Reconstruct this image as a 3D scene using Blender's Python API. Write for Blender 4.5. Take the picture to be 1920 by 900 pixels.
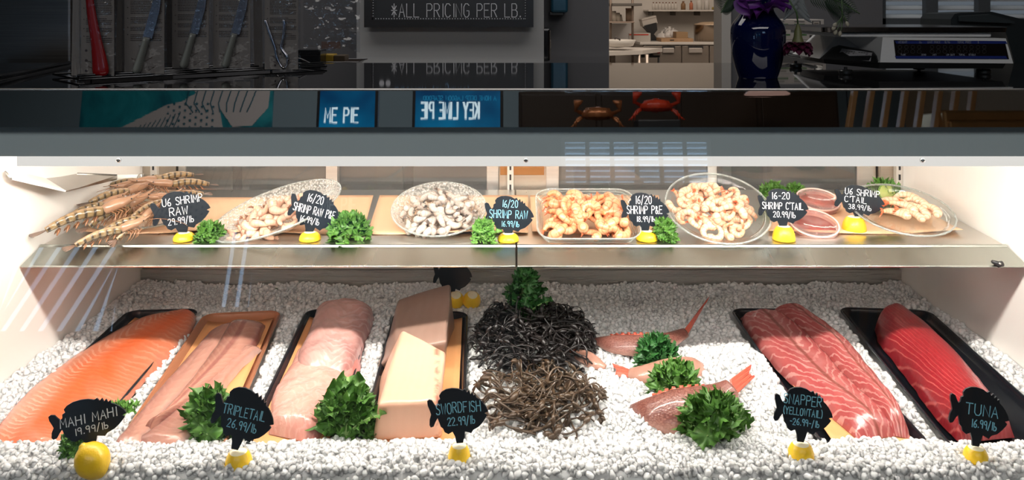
import bpy, bmesh, math, random
import numpy as np
from mathutils import Matrix, Vector, noise as mnoise

for o in list(bpy.data.objects): bpy.data.objects.remove(o, do_unlink=True)
C = bpy.context.scene.collection
SC = bpy.context.scene
PI = math.pi
F = 1500.0            # focal length in pixels of the 1920 px wide frame
HOR = 20.0            # pixel row of the horizon
ZC = 1.38             # eye height
DECK = 0.920          # glass-case shelf deck height
TRAYZ = 0.700         # height of tray rims on the ice

# ---------------------------------------------------------------- camera
cam = bpy.data.cameras.new('camera'); camo = bpy.data.objects.new('camera', cam); C.objects.link(camo)
camo.location = (0, 0, ZC); camo.rotation_euler = (PI/2, 0, 0)
cam.sensor_width = 36; cam.lens = 36*F/1920; cam.shift_y = -(450-HOR)/1920
cam.clip_start = 0.02; cam.clip_end = 60
SC.camera = camo
SC.view_settings.view_transform = 'Standard'; SC.view_settings.look = 'None'
SC.view_settings.gamma = 1; SC.view_settings.use_curve_mapping = False
SC.view_settings.exposure = 0.0
w = bpy.data.worlds.new('world'); SC.world = w; w.use_nodes = True
w.node_tree.nodes['Background'].inputs[0].default_value = (0.5, 0.62, 0.8, 1)
w.node_tree.nodes['Background'].inputs[1].default_value = 0.6

def area(name, loc, target, sx, sy, power, col, spread=PI):
    l = bpy.data.lights.new(name, 'AREA'); l.shape = 'RECTANGLE'; l.size = sx; l.size_y = sy
    l.energy = power; l.color = col; l.spread = spread
    o = bpy.data.objects.new(name, l); C.objects.link(o); o.location = loc
    d = Vector(target)-Vector(loc)
    o.rotation_euler = d.to_track_quat('-Z', 'Y').to_euler()
    return o
LAMP_D, LAMP_Z = 1.335, 1.155
area('case_lamp_light', (0.02, LAMP_D, LAMP_Z-0.012), (0.02, LAMP_D+0.17, LAMP_Z-0.30), 1.80, 0.022, 13.5, (1.0, 0.93, 0.85))
area('case_rear_light', (0.02, 1.93, 1.19), (0.02, 1.72, 0.92), 1.75, 0.03, 2.5, (1.0, 0.93, 0.84))
area('under_shelf_fill', (0.02, 1.60, 0.897), (0.02, 1.72, 0.70), 1.75, 0.02, 0.5, (1.0, 0.92, 0.82))  # added fill with no lamp there, lifts the shaded ice and fish
area('shop_fill', (0.0, -1.2, 2.86), (0.0, -0.6, 0.0), 4.0, 1.6, 80, (1.0, 0.96, 0.92))  # added fill above the shop, brightens the lamp housing and counter goods
area('shop_rear_fill', (-1.5, -4.6, 2.86), (-1.5, -6.0, 0.8), 5.0, 1.2, 90, (0.95, 0.97, 1.0))  # added fill so the far shop wall is not dark in reflections
area('prep_room_light', (-0.1, 2.4, 2.86), (-0.1, 2.5, 0.0), 3.4, 0.9, 26, (1.0, 0.96, 0.92))
area('kitchen_light', (1.6, 7.6, 2.80), (1.6, 8.2, 0.0), 2.4, 2.4, 75, (1.0, 0.86, 0.72))

# ---------------------------------------------------------------- pixel -> place
def W(px, py, D): return Vector(((px-960)/F*D, D, ZC-(py-HOR)/F*D))
def onz(px, py, z):
    D = (ZC-z)*F/(py-HOR); return Vector(((px-960)/F*D, D, z))

# ---------------------------------------------------------------- material helpers
class NT:
    def __init__(s, name):
        s.m = bpy.data.materials.new(name); s.m.use_nodes = True
        s.t = s.m.node_tree; s.t.nodes.clear()
        s.out = s.t.nodes.new('ShaderNodeOutputMaterial')
    def n(s, ty, props=None, **ins):
        nd = s.t.nodes.new(ty)
        for k, v in (props or {}).items(): setattr(nd, k, v)
        for k, v in ins.items():
            key = int(k[1:]) if k[0] == 'i' and k[1:].isdigit() else k.replace('_', ' ')
            s.set(nd.inputs[key], v)
        return nd
    def set(s, sock, v):
        if isinstance(v, bpy.types.NodeSocket): s.t.links.new(v, sock)
        elif isinstance(v, bpy.types.Node): s.t.links.new(v.outputs[0], sock)
        else:
            if isinstance(v, (tuple, list)) and len(v) == 3 and sock.type == 'RGBA': v = (*v, 1)
            sock.default_value = v
    def math(s, op, a, b=0.0, c=None):
        nd = s.t.nodes.new('ShaderNodeMath'); nd.operation = op
        s.set(nd.inputs[0], a); s.set(nd.inputs[1], b)
        if c is not None: s.set(nd.inputs[2], c)
        return nd.outputs[0]
    def mix(s, f, a, b):
        nd = s.t.nodes.new('ShaderNodeMix'); nd.data_type = 'RGBA'
        s.set(nd.inputs[0], f); s.set(nd.inputs[6], a); s.set(nd.inputs[7], b)
        return nd.outputs[2]
    def noise(s, scale, vec=None, detail=3, rough=0.55, dist=0.0):
        nd = s.n('ShaderNodeTexNoise', Scale=scale, Detail=detail, Roughness=rough, Distortion=dist)
        if vec is not None: s.set(nd.inputs['Vector'], vec)
        return nd.outputs[0]
    def ramp(s, f, stops):
        nd = s.t.nodes.new('ShaderNodeValToRGB'); s.set(nd.inputs[0], f)
        el = nd.color_ramp.elements
        while len(el) < len(stops): el.new(0.5)
        for e, (p, c) in zip(el, stops):
            e.position = p; e.color = (*c, 1) if isinstance(c, tuple) else (c, c, c, 1)
        return nd.outputs[0]
    def obj(s): return s.n('ShaderNodeTexCoord').outputs['Object']
    def uv(s):
        tc = s.n('ShaderNodeTexCoord'); sp = s.n('ShaderNodeSeparateXYZ', i0=tc.outputs['UV'])
        return sp.outputs[0], sp.outputs[1], tc.outputs['UV']
    def bump(s, h, st=0.3, d=0.002):
        return s.n('ShaderNodeBump', Height=h, Strength=st, Distance=d).outputs[0]
    def bsdf(s, col, rough=0.5, metal=0.0, normal=None, sss=0.0, srad=0.01, scol=(1, .6, .5), coat=0.0, spec=None, trans=0.0, emis=None, es=0.0, ior=None, alpha=None, anis=0.0):
        b = s.n('ShaderNodeBsdfPrincipled'); i = b.inputs
        s.set(i['Base Color'], col); s.set(i['Roughness'], rough); s.set(i['Metallic'], metal)
        if normal is not None: s.set(i['Normal'], normal)
        if sss: 
            s.set(i['Subsurface Weight'], sss); i['Subsurface Radius'].default_value = scol; i['Subsurface Scale'].default_value = srad
        if coat: s.set(i['Coat Weight'], coat); i['Coat Roughness'].default_value = 0.08
        if spec is not None: s.set(i['Specular IOR Level'], spec)
        if trans: s.set(i['Transmission Weight'], trans)
        if ior: i['IOR'].default_value = ior
        if emis is not None: s.set(i['Emission Color'], emis); s.set(i['Emission Strength'], es)
        if alpha is not None: s.set(i['Alpha'], alpha)
        if anis: i['Anisotropic'].default_value = anis
        s.t.links.new(b.outputs[0], s.out.inputs[0]); return b
_mc = {}
def plain(name, col, rough=0.5, metal=0.0, nscale=0, namt=0.0, bump=0.0, bscale=200, coat=0.0, sss=0.0, spec=None):
    if name in _mc: return _mc[name]
    t = NT(name); c = col
    if namt:
        nz = t.noise(nscale, t.obj(), 4)
        c = t.mix(nz, tuple(x*(1-namt) for x in col), tuple(min(1, x*(1+namt)) for x in col))
    nm = t.bump(t.noise(bscale, t.obj(), 4), bump, 0.002) if bump else None
    t.bsdf(c, rough, metal, nm, coat=coat, sss=sss, spec=spec); _mc[name] = t.m; return t.m
def clearglass(name, tint=(0.96, 0.98, 0.97), refl=1.0, bumph=0.0, bscale=300, rough=0.02, haze=0.0, hcol=(.9, .9, .9), voronoi=False, ior=1.5, hazethr=None):
    if name in _mc: return _mc[name]
    t = NT(name); nm = None; h = None
    if bumph:
        if voronoi: h = t.n('ShaderNodeTexVoronoi', Scale=bscale, Vector=t.obj()).outputs[0]
        else: h = t.noise(bscale, t.obj(), 2)
        nm = t.bump(h, bumph, 0.004)
    tr = t.n('ShaderNodeBsdfTransparent', Color=tint)
    gl = t.n('ShaderNodeBsdfGlossy', Roughness=rough)
    fr = t.n('ShaderNodeLayerWeight', Blend=0.5)
    if nm is not None:
        t.set(gl.inputs['Normal'], nm); t.set(fr.inputs['Normal'], nm)
    f0 = ((ior-1)/(ior+1))**2
    f = t.math('MINIMUM', t.math('MULTIPLY', t.math('MULTIPLY_ADD', t.math('POWER', fr.outputs['Facing'], 5.0), 1-f0, f0), refl), 0.9)
    mx = t.n('ShaderNodeMixShader', i0=f, i1=tr, i2=gl)
    if haze:
        df = t.n('ShaderNodeBsdfPrincipled', Base_Color=hcol, Roughness=0.3)
        hz = haze
        if h is not None: hz = t.math('MULTIPLY', t.ramp(h, [(0.15, 1.0), (0.6, 0.15)]) , haze)
        mx = t.n('ShaderNodeMixShader', i0=hz, i1=mx.outputs[0], i2=df.outputs[0])
    t.t.links.new(mx.outputs[0], t.out.inputs[0]); _mc[name] = t.m; return t.m
def steel(name, col=(0.62, 0.61, 0.58), rough=0.28, streak=(1, 60, 60), amt=0.15):
    if name in _mc: return _mc[name]
    t = NT(name); mp = t.n('ShaderNodeMapping', Vector=t.obj()); mp.inputs['Scale'].default_value = streak
    nz = t.noise(6, mp.outputs[0], 5)
    c = t.mix(nz, tuple(x*(1-amt) for x in col), tuple(min(1, x*(1+amt)) for x in col))
    r = t.math('MULTIPLY_ADD', nz, 0.15, rough-0.07)
    t.bsdf(c, r, 1.0, t.bump(nz, 0.08, 0.001)); _mc[name] = t.m; return t.m
def emit(name, col, s):
    if name in _mc: return _mc[name]
    t = NT(name); t.bsdf((0.02, 0.02, 0.02), 0.4, emis=col, es=s); _mc[name] = t.m; return t.m

# ---------------------------------------------------------------- mesh helpers
class MB:
    def __init__(s): s.v = []; s.f = []; s.uv = []
    def add(s, vs, fs, uvs=None, M=None):
        b = len(s.v)
        if M is not None: vs = [M @ Vector(p) for p in vs]
        s.v += [tuple(p) for p in vs]; s.f += [tuple(b+i for i in f) for f in fs]
        s.uv += list(uvs) if uvs is not None else [(0.0, 0.0)]*len(vs)
        return s
    def loft(s, rings, cap0=True, cap1=True, uvs=None, M=None, closed=True):
        n = len(rings[0]); vs = [p for r in rings for p in r]; fs = []
        m = n if closed else n-1
        for i in range(len(rings)-1):
            for j in range(m):
                k = (j+1) % n
                fs.append((i*n+j, i*n+k, (i+1)*n+k, (i+1)*n+j))
        if cap0: fs.append(tuple(range(n-1, -1, -1)))
        if cap1: fs.append(tuple((len(rings)-1)*n+j for j in range(n)))
        return s.add(vs, fs, uvs, M)
    def tube(s, pts, r, seg=8, cap=True, M=None, flat=1.0):
        pts = [Vector(p) for p in pts]; n = len(pts)
        rr = r if isinstance(r, (list, tuple)) else [r]*n
        rings = []; uvs = []; up = None
        for i, p in enumerate(pts):
            t = (pts[min(i+1, n-1)]-pts[max(i-1, 0)])
            if t.length < 1e-9: t = Vector((0, 0, 1))
            t.normalize()
            if up is None:
                up = Vector((0, 0, 1)) if abs(t.z) < 0.9 else Vector((0, 1, 0))
            a = t.cross(up)
            if a.length < 1e-6: a = t.orthogonal()
            a.normalize(); b = a.cross(t).normalized(); up = b
            rings.append([p+(a*math.cos(2*PI*k/seg)+b*math.sin(2*PI*k/seg)*flat)*rr[i] for k in range(seg)])
            uvs += [(i/max(1, n-1), 0.5+0.5*math.sin(2*PI*k/seg)) for k in range(seg)]
        return s.loft(rings, cap, cap, uvs, M)
    def box(s, x0, x1, y0, y1, z0, z1, bev=0.0, M=None, seg=2):
        bm = bmesh.new(); bmesh.ops.create_cube(bm, size=1)
        for v in bm.verts:
            v.co = Vector(((x0+x1)/2+v.co.x*(x1-x0), (y0+y1)/2+v.co.y*(y1-y0), (z0+z1)/2+v.co.z*(z1-z0)))
        if bev: bmesh.ops.bevel(bm, geom=bm.edges[:], offset=bev, segments=seg, profile=0.5, affect='EDGES')
        bm.verts.index_update()
        s.add([v.co.copy() for v in bm.verts], [[v.index for v in f.verts] for f in bm.faces], None, M); bm.free(); return s
    def lathe(s, prof, seg=32, M=None, sx=1.0, sy=1.0, cap0=False, cap1=False, wob=None):
        rings = []; uvs = []
        for i, (r, z) in enumerate(prof):
            ring = []
            for k in range(seg):
                a = 2*PI*k/seg; q = r*(wob(a, i/(len(prof)-1)) if wob else 1)
                ring.append(Vector((q*math.cos(a)*sx, q*math.sin(a)*sy, z)))
                uvs.append((i/(len(prof)-1), k/seg))
            rings.append(ring)
        return s.loft(rings, cap0, cap1, uvs, M)
    def prism(s, out, t0, t1, M=None):
        n = len(out); vs = [Vector((x, y, t0)) for x, y in out]+[Vector((x, y, t1)) for x, y in out]
        fs = [tuple(range(n-1, -1, -1)), tuple(range(n, 2*n))]+[(i, (i+1) % n, n+(i+1) % n, n+i) for i in range(n)]
        return s.add(vs, fs, None, M)
    def grid(s, fn, nu, nv, M=None):
        vs = []; uvs = []
        for i in range(nu):
            for j in range(nv):
                u, v = i/(nu-1), j/(nv-1); vs.append(Vector(fn(u, v))); uvs.append((u, v))
        fs = [(i*nv+j, (i+1)*nv+j, (i+1)*nv+j+1, i*nv+j+1) for i in range(nu-1) for j in range(nv-1)]
        return s.add(vs, fs, uvs, M)
    def build(s, name, mat, parent=None, smooth=True, sub=0, angle=None, solid=0):
        me = bpy.data.meshes.new(name); me.from_pydata(s.v, [], s.f); me.update()
        ul = me.uv_layers.new(name='UVMap')
        li = np.empty(len(me.loops), dtype=np.int32); me.loops.foreach_get('vertex_index', li)
        ul.data.foreach_set('uv', np.array(s.uv, dtype=np.float32)[li].ravel())
        if mat: me.materials.append(mat)
        if smooth:
            if angle is None: me.shade_smooth()
            else: me.shade_smooth(); me.set_sharp_from_angle(angle=math.radians(angle))
        o = bpy.data.objects.new(name, me); C.objects.link(o)
        if parent: o.parent = parent
        if solid:
            m = o.modifiers.new('s', 'SOLIDIFY'); m.thickness = solid; m.offset = 0
        if sub:
            m = o.modifiers.new('m', 'SUBSURF'); m.levels = sub; m.render_levels = sub
        return o
def tag(o, label, cat, group=None, kind=None):
    o['label'] = label; o['category'] = cat
    if group: o['group'] = group
    if kind: o['kind'] = kind
    return o
def thing(name, label, cat, loc=(0, 0, 0), group=None, M=None):
    o = bpy.data.objects.new(name, None); C.objects.link(o); o.empty_display_size = 0.05
    if M is not None: o.matrix_world = M
    else: o.location = loc
    return tag(o, label, cat, group)
def struct(o): o['kind'] = 'structure'; return o
def copy_tree(o, parent=None):
    c = o.copy(); C.objects.link(c)
    if parent: c.parent = parent
    for ch in list(o.children): copy_tree(ch, c)
    return c
def T(x, y, z): return Matrix.Translation((x, y, z))
def R(deg, ax): return Matrix.Rotation(math.radians(deg), 4, ax)
def rrect(w, l, r, z=0.0, n=5, cx=0, cy=0):
    out = []
    for (sx, sy, a0) in ((1, 1, 0), (-1, 1, 90), (-1, -1, 180), (1, -1, 270)):
        for k in range(n+1):
            a = math.radians(a0+90*k/n)
            out.append(Vector((cx+sx*(w/2-r)+r*math.cos(a), cy+sy*(l/2-r)+r*math.sin(a), z)))
    return out
def cr(pts, n):
    """Catmull-Rom resample of tuples to n samples"""
    P = [np.array(p, dtype=float) for p in pts]; P = [2*P[0]-P[1]]+P+[2*P[-1]-P[-2]]; out = []
    for i in range(n):
        x = i/(n-1)*(len(P)-3); k = min(int(x), len(P)-4); t = x-k
        a, b, c, d = P[k:k+4]
        out.append(0.5*((2*b)+(-a+c)*t+(2*a-5*b+4*c-d)*t*t+(-a+3*b-3*c+d)*t**3))
    return out

# ---------------------------------------------------------------- stroke lettering
G = {
'A': [[(0,0),(2,6),(4,0)],[(.8,2.2),(3.2,2.2)]], 'B': [[(0,0),(0,6),(2.6,6),(3.4,5.2),(3.4,4),(2.6,3.2),(0,3.2)],[(2.6,3.2),(3.8,2.4),(3.8,.9),(2.8,0),(0,0)]],
'C': [[(3.8,5.2),(2.8,6),(1.2,6),(.1,4.6),(.1,1.4),(1.2,0),(2.8,0),(3.8,.8)]], 'D': [[(0,0),(0,6),(2.2,6),(3.8,4.5),(3.8,1.5),(2.2,0),(0,0)]],
'E': [[(3.6,6),(0,6),(0,0),(3.6,0)],[(0,3.1),(2.8,3.1)]], 'F': [[(3.6,6),(0,6),(0,0)],[(0,3.1),(2.8,3.1)]],
'G': [[(3.8,5.2),(2.8,6),(1.2,6),(.1,4.6),(.1,1.4),(1.2,0),(2.8,0),(3.8,1),(3.8,2.8),(2.2,2.8)]], 'H': [[(0,0),(0,6)],[(4,0),(4,6)],[(0,3.2),(4,3.2)]],
'I': [[(1,0),(1,6)]], 'K': [[(0,0),(0,6)],[(3.8,6),(0,2.6)],[(1.2,3.7),(3.8,0)]], 'L': [[(0,6),(0,0),(3.6,0)]],
'M': [[(0,0),(.3,6),(2.2,2),(4.1,6),(4.4,0)]], 'N': [[(0,0),(0,6),(4,0),(4,6)]], 'O': [[(1.2,0),(.1,1.4),(.1,4.6),(1.2,6),(2.8,6),(3.9,4.6),(3.9,1.4),(2.8,0),(1.2,0)]],
'P': [[(0,0),(0,6),(2.6,6),(3.7,5.2),(3.7,3.8),(2.6,3),(0,3)]], 'R': [[(0,0),(0,6),(2.6,6),(3.7,5.2),(3.7,3.8),(2.6,3),(0,3)],[(1.6,3),(3.8,0)]],
'S': [[(3.6,5.3),(2.6,6),(1,6),(.2,5),(.5,3.8),(3.3,2.4),(3.7,1.2),(2.8,0),(1,0),(.1,.8)]], 'T': [[(2,0),(2,6)],[(-.2,6),(4.2,6)]],
'U': [[(0,6),(0,1.4),(1.1,0),(2.9,0),(4,1.4),(4,6)]], 'W': [[(0,6),(1,0),(2.2,4.6),(3.4,0),(4.4,6)]], 'Y': [[(0,6),(2,3),(2,0)],[(4,6),(2,3)]], 'X': [[(0,0),(4,6)],[(0,6),(4,0)]],
'0': [[(1.2,0),(.2,1.4),(.2,4.6),(1.2,6),(2.5,6),(3.4,4.6),(3.4,1.4),(2.5,0),(1.2,0)]], '1': [[(1,0),(1,6)]],
'2': [[(.1,4.8),(.8,5.9),(2.6,6),(3.4,5),(3.2,3.6),(0,0),(3.6,0)]], '3': [[(.2,5.6),(1.6,6),(3.2,5.4),(3.2,4),(1.6,3.2),(3.4,2.4),(3.5,.9),(2,0),(.2,.4)]],
'4': [[(2.8,0),(2.8,6),(0,2),(3.8,2)]], '6': [[(3,6),(1,4.2),(.2,2),(.9,.3),(2.4,0),(3.4,1),(3.2,2.4),(2,3),(.4,2.2)]], '7': [[(0,6),(3.6,6),(1.4,0)]],
'8': [[(1.8,3.2),(.4,4.2),(.6,5.6),(1.8,6),(3,5.6),(3.2,4.2),(1.8,3.2),(.2,2),(.4,.5),(1.8,0),(3.2,.5),(3.4,2),(1.8,3.2)]],
'9': [[(3.2,4),(2,3),(.6,3.4),(.2,4.8),(1,6),(2.6,6),(3.2,5),(3.2,4),(3,0)]], '5': [[(3.4,6),(.4,6),(.3,3.4),(2.4,3.6),(3.5,2.4),(3.2,.6),(1.8,0),(.1,.5)]],
'.': [[(.5,0),(.9,.1),(.9,.5),(.5,.4),(.5,0)]], '/': [[(0,-1),(2.6,6.6)]], '-': [[(.4,3),(2.6,3)]], '(': [[(1.6,6.6),(.5,4.6),(.5,1.4),(1.6,-.6)]], ')': [[(.4,6.6),(1.5,4.6),(1.5,1.4),(.4,-.6)]],
"'": [[(.6,6.4),(.4,4.8)]], '&': [[(4,0),(.8,4.8),(1,5.8),(2,6),(2.6,5),(.4,2),(.4,.6),(1.6,0),(3.8,2.4)]], '*': [[(0,3),(4,3)],[(.5,5),(3.5,1)],[(.5,1),(3.5,5)],[(2,6),(2,0)]],
'Z': [[(0,6),(3.8,6),(0,0),(3.8,0)]],
'l': [[(1,0),(1,6)]], 'b': [[(.2,6),(.2,0),(2.2,0),(3,1),(3,2.2),(2.2,3),(.2,3)]], '$': [[(3.6,5.1),(2.6,5.6),(1,5.6),(.2,4.8),(.5,3.8),(3.3,2.4),(3.7,1.2),(2.8,.4),(1,.4),(.1,.9)],[(1.9,-.4),(1.9,6.4)]],
'a': [[(3,3.6),(1,3.8),(.1,2.6),(.1,1),(1,0),(2.4,0),(3,1.2)],[(3,4),(3,0)]], 't': [[(1.2,6),(1.2,.6),(2.4,0)],[(0,4),(2.6,4)]], 'f': [[(2.8,6),(1.4,5.6),(1.2,0)],[(0,3.6),(2.6,3.6)]],
'i': [[(.8,0),(.8,3.8)],[(.8,5),(.8,5.3)]], 's': [[(2.6,3.6),(1,4),(.3,3),(2.4,1.4),(2.2,.2),(.2,.2)]], 'h': [[(0,0),(0,6)],[(0,3),(1.6,4),(2.8,3.2),(2.8,0)]],
'o': [[(1,0),(.1,1.2),(.1,2.8),(1,4),(2.2,4),(3,2.8),(3,1.2),(2.2,0),(1,0)]], 'r': [[(0,0),(0,4)],[(0,2.6),(1.2,4),(2.4,3.8)]], 'g': [[(3,3.6),(1,4),(.1,2.8),(.1,1.2),(1,.2),(3,.8)],[(3,4),(3,-1),(2,-2),(.4,-1.6)]],
'n': [[(0,0),(0,4)],[(0,2.8),(1.4,4),(2.8,3.2),(2.8,0)]], 'c': [[(2.8,3.4),(1.6,4),(.2,2.8),(.2,1.2),(1.6,0),(2.8,.6)]],
}
def letters(mb, text, cx, z0, h, pen, width=None, y=0.0, M=None, wob=None, stretch=None, flat=True):
    """writes text in the local XZ plane, centred at cx, baseline z0, cap height h"""
    k = h/6.0; adv = []; x = 0.0; items = []
    for ch in text:
        if ch == ' ': x += 4.2; continue
        g = G[ch]; mxx = max(p[0] for s in g for p in s); items.append((x, g)); x += mxx+1.5
    tot = x-1.5; kx = k if width is None else width/tot
    for (x, g) in items:
        jz = wob.uniform(-.25, .25) if wob else 0; ja = wob.uniform(-.04, .04) if wob else 0
        for st in g:
            pts = [Vector((cx+(x-tot/2+p[0]+ja*p[1])*kx, 0, z0+(p[1]+jz)*k)) for p in st]
            ribbon(mb, pts, pen, y, M)
def ribbon(mb, pts, pen, y, M=None):
    n = len(pts); hw = pen/2
    vs = []
    for i, p in enumerate(pts):
        a = (p-pts[i-1]).normalized() if i > 0 else None
        b = (pts[i+1]-p).normalized() if i < n-1 else None
        t = ((a or b)+(b or a)); t = t.normalized() if t.length > 1e-6 else (a or b)
        nn = Vector((-t.z, 0, t.x)); q = Vector(p)
        if a is None: q = q-t*hw*0.6
        if b is None: q = q+t*hw*0.6
        vs += [q+nn*hw+Vector((0, y, 0)), q-nn*hw+Vector((0, y, 0)), q+nn*hw+Vector((0, y+pen*.25, 0)), q-nn*hw+Vector((0, y+pen*.25, 0))]
    fs = []
    for i in range(n-1):
        o = i*4; fs += [(o, o+1, o+5, o+4), (o+2, o+6, o+7, o+3), (o, o+4, o+6, o+2), (o+1, o+3, o+7, o+5)]
    mb.add(vs, fs, None, M)

# ---------------------------------------------------------------- shared materials
M_white = plain('white_enamel', (0.80, 0.77, 0.72), 0.35)
M_whitep = plain('white_liner', (0.82, 0.79, 0.75), 0.3)
M_black = plain('matt_black', (0.012, 0.013, 0.015), 0.45)
M_blackgloss = plain('black_gloss', (0.006, 0.007, 0.009), 0.15)
M_steel = steel('brushed_steel')
M_chrome = plain('chrome', (0.72, 0.72, 0.72), 0.08, 1.0)
M_wall = plain('grey_wall_paint', (0.13, 0.13, 0.14), 0.8, bump=0.05)
M_sign = plain('chalkboard_black', (0.012, 0.016, 0.022), 0.32)
M_chalkw = plain('white_chalk_ink', (0.85, 0.88, 0.88), 0.7)
M_chalkb = plain('blue_chalk_ink', (0.25, 0.62, 0.78), 0.7)
# ================================================================ room shell
def bx(name, x0, x1, y0, y1, z0, z1, mat, parent=None, bev=0.0, smooth=False):
    return MB().box(x0, x1, y0, y1, z0, z1, bev).build(name, mat, parent, smooth=smooth)
RX0, RX1, RY0, RY1, RH = -6.6, 4.6, -7.0, 6.6, 2.9
t = NT('floor_tiles'); br = t.n('ShaderNodeTexBrick', Vector=t.obj(), Color1=(0.10, 0.095, 0.09), Color2=(0.12, 0.11, 0.10), Mortar=(0.04, 0.04, 0.04), Scale=1.6)
br.inputs['Brick Width'].default_value = 1.0; br.inputs['Row Height'].default_value = 1.0; br.offset = 0.0; br.inputs['Mortar Size'].default_value = 0.01
t.bsdf(br.outputs[0], 0.35); M_floor = t.m
M_ceil = plain('dark_ceiling_paint', (0.07, 0.065, 0.06), 0.9)
M_shopwall = plain('teal_grey_wall_paint', (0.16, 0.21, 0.23), 0.8)
M_tan = plain('tan_wall_paint', (0.30, 0.20, 0.12), 0.7)
M_kwall = plain('kitchen_white_paint', (0.62, 0.58, 0.54), 0.7)
struct(bx('floor', RX0, RX1, RY0, RY1, -0.1, 0, M_floor))
struct(bx('ceiling', RX0, RX1, RY0, RY1, RH, RH+0.1, M_ceil))
struct(bx('wall_left', RX0-0.1, RX0, RY0, RY1, 0, RH, M_shopwall))
struct(bx('wall_right', RX1, RX1+0.1, RY0, RY1, 0, RH, M_tan))
# shop front wall behind the camera with two window openings
wf = MB(); y0, y1 = RY0-0.1, RY0
WINS = [(0.60, 2.32, 1.30, 2.50), (-5.75, -4.40, 0.35, 1.30), (-3.30, -2.92, 0.60, 1.75), (2.92, 3.22, 0.25, 1.45)]
xs = sorted([RX0, RX1]+[v for q in WINS for v in q[:2]])
for i in range(len(xs)-1):
    q = [q for q in WINS if abs(q[0]-xs[i]) < 1e-6]
    if q: wf.box(xs[i], xs[i+1], y0, y1, 0, q[0][2]); wf.box(xs[i], xs[i+1], y0, y1, q[0][3], RH)
    else: wf.box(xs[i], xs[i+1], y0, y1, 0, RH)
struct(wf.build('wall_front', M_shopwall, smooth=False))
M_daylight = emit('daylight_pane', (0.42, 0.68, 1.0), 5.0)
M_shutter = plain('white_shutter', (0.75, 0.78, 0.8), 0.4)
def shutters(name, x0, x1, z0, z1, y, n, slat=0.045, depth=0.02, mat_pane=None, label=None):
    p = bx(name, x0, x1, y-0.08, y-0.07, z0, z1, mat_pane or M_daylight); struct(p)
    fr = MB(); pw = (x1-x0)/n
    for i in range(n+1):
        fr.box(x0+i*pw-0.025, x0+i*pw+0.025, y-0.03, y+0.01, z0, z1)
    fr.box(x0, x1, y-0.03, y+0.01, z0-0.02, z0+0.04); fr.box(x0, x1, y-0.03, y+0.01, z1-0.04, z1+0.02)
    fr.build('window_frame', M_shutter, p, smooth=False)
    for i in range(n):
        sl = MB(); z = z0+0.06
        while z < z1-0.05:
            sl.box(x0+i*pw+0.028, x0+(i+1)*pw-0.028, -slat*0.5, slat*0.5, -0.003, 0.003, M=T(0, y-0.015, z) @ R(28, 'X')); z += slat*0.95
        sl.build('shutter_slats', M_shutter, p, smooth=False)
    return p
shutters('window_1', *WINS[0], RY0, 6, 0.07)
def barred(name, q, n, slant):
    p = struct(bx(name, q[0], q[1], RY0-0.08, RY0-0.07, q[2], q[3], M_daylight)); m = MB(); m.box(q[0], q[1], RY0-.06, RY0, q[2]-.03, q[2]+.03).box(q[0], q[1], RY0-.06, RY0, q[3]-.03, q[3]+.03)
    h = q[3]-q[2]
    for i in range(n):
        x = q[0]-slant+(i+.5)*(q[1]-q[0]+slant)/n; wd = (q[1]-q[0]+slant)/n*.32
        pts = [(x-wd, q[2]), (x+wd, q[2]), (x+wd+slant, q[3]), (x-wd+slant, q[3])]; pts = [(min(max(a, q[0]), q[1]), b) for a, b in pts]; m.prism(pts, -RY0+.02, -RY0+.05, M=R(90, 'X'))
    m.build('window_frame', plain('dark_window_bars', (.03, .035, .04), .5), p, smooth=False)
barred('window_2', WINS[1], 9, .5); barred('window_4', WINS[2], 3, .06); barred('window_5', WINS[3], 2, .04)

# wall between counter area and kitchen, opening 1142..1368 px
PY = 4.0; ox0, ox1 = W(1142, 0, PY).x, W(1368, 0, PY).x
pw = MB(); pw.box(RX0, ox0, PY, PY+0.12, 0, RH); pw.box(ox0, ox1, PY, PY+0.12, 2.15, RH)
wx0, wx1 = W(1655, 0, PY).x, W(2050, 0, PY).x; qz0, qz1 = W(0, 46, PY).z, 2.1
pw.box(ox1, wx0, PY, PY+0.12, 0, RH); pw.box(wx1, RX1, PY, PY+0.12, 0, RH); pw.box(wx0, wx1, PY, PY+0.12, 0, qz0); pw.box(wx0, wx1, PY, PY+0.12, qz1, RH)
struct(pw.build('wall_back', M_wall, smooth=False))
M_dim = emit('overcast_pane', (0.72, 0.85, 1.0), 0.13)
w3 = bx('window_3', wx0-0.02, wx1, PY+0.16, PY+0.17, qz0, qz1, M_dim); struct(w3)
fr = MB(); n = 4
for i in range(n+1): fr.box(wx0+(wx1-wx0)*i/n-0.03, wx0+(wx1-wx0)*i/n+0.03, PY+0.03, PY+0.07, qz0, qz1)
fr.box(wx0, wx1, PY+0.03, PY+0.07, qz0, qz0+0.03); fr.build('window_frame', plain('dim_frame', (0.08, 0.09, 0.1), 0.5), w3, smooth=False)
sl = MB(); z = qz0+0.04
while z < qz1:
    sl.box(wx0, wx1, -0.02, 0.02, -0.004, 0.004, M=T(0, PY+0.1, z) @ R(30, 'X')); z += 0.045
sl.build('shutter_slats', M_shutter, w3, smooth=False)
# kitchen walls
struct(bx('wall_kitchen', RX0, RX1, RY1, RY1+0.1, 0, RH, M_kwall))
struct(bx('wall_kitchen_right', 1.72, 1.82, PY+0.12, RY1, 0, RH, M_kwall))
struct(bx('wall_kitchen_left', -0.35, -0.25, PY+0.12, RY1, 0, RH, M_kwall))
struct(bx('trim_1', ox1-0.045, ox1+0.004, PY-0.02, PY+0.14, 0, 2.17, plain('door_trim_white', (0.5, 0.47, 0.44), 0.5), bev=0.004))
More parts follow.
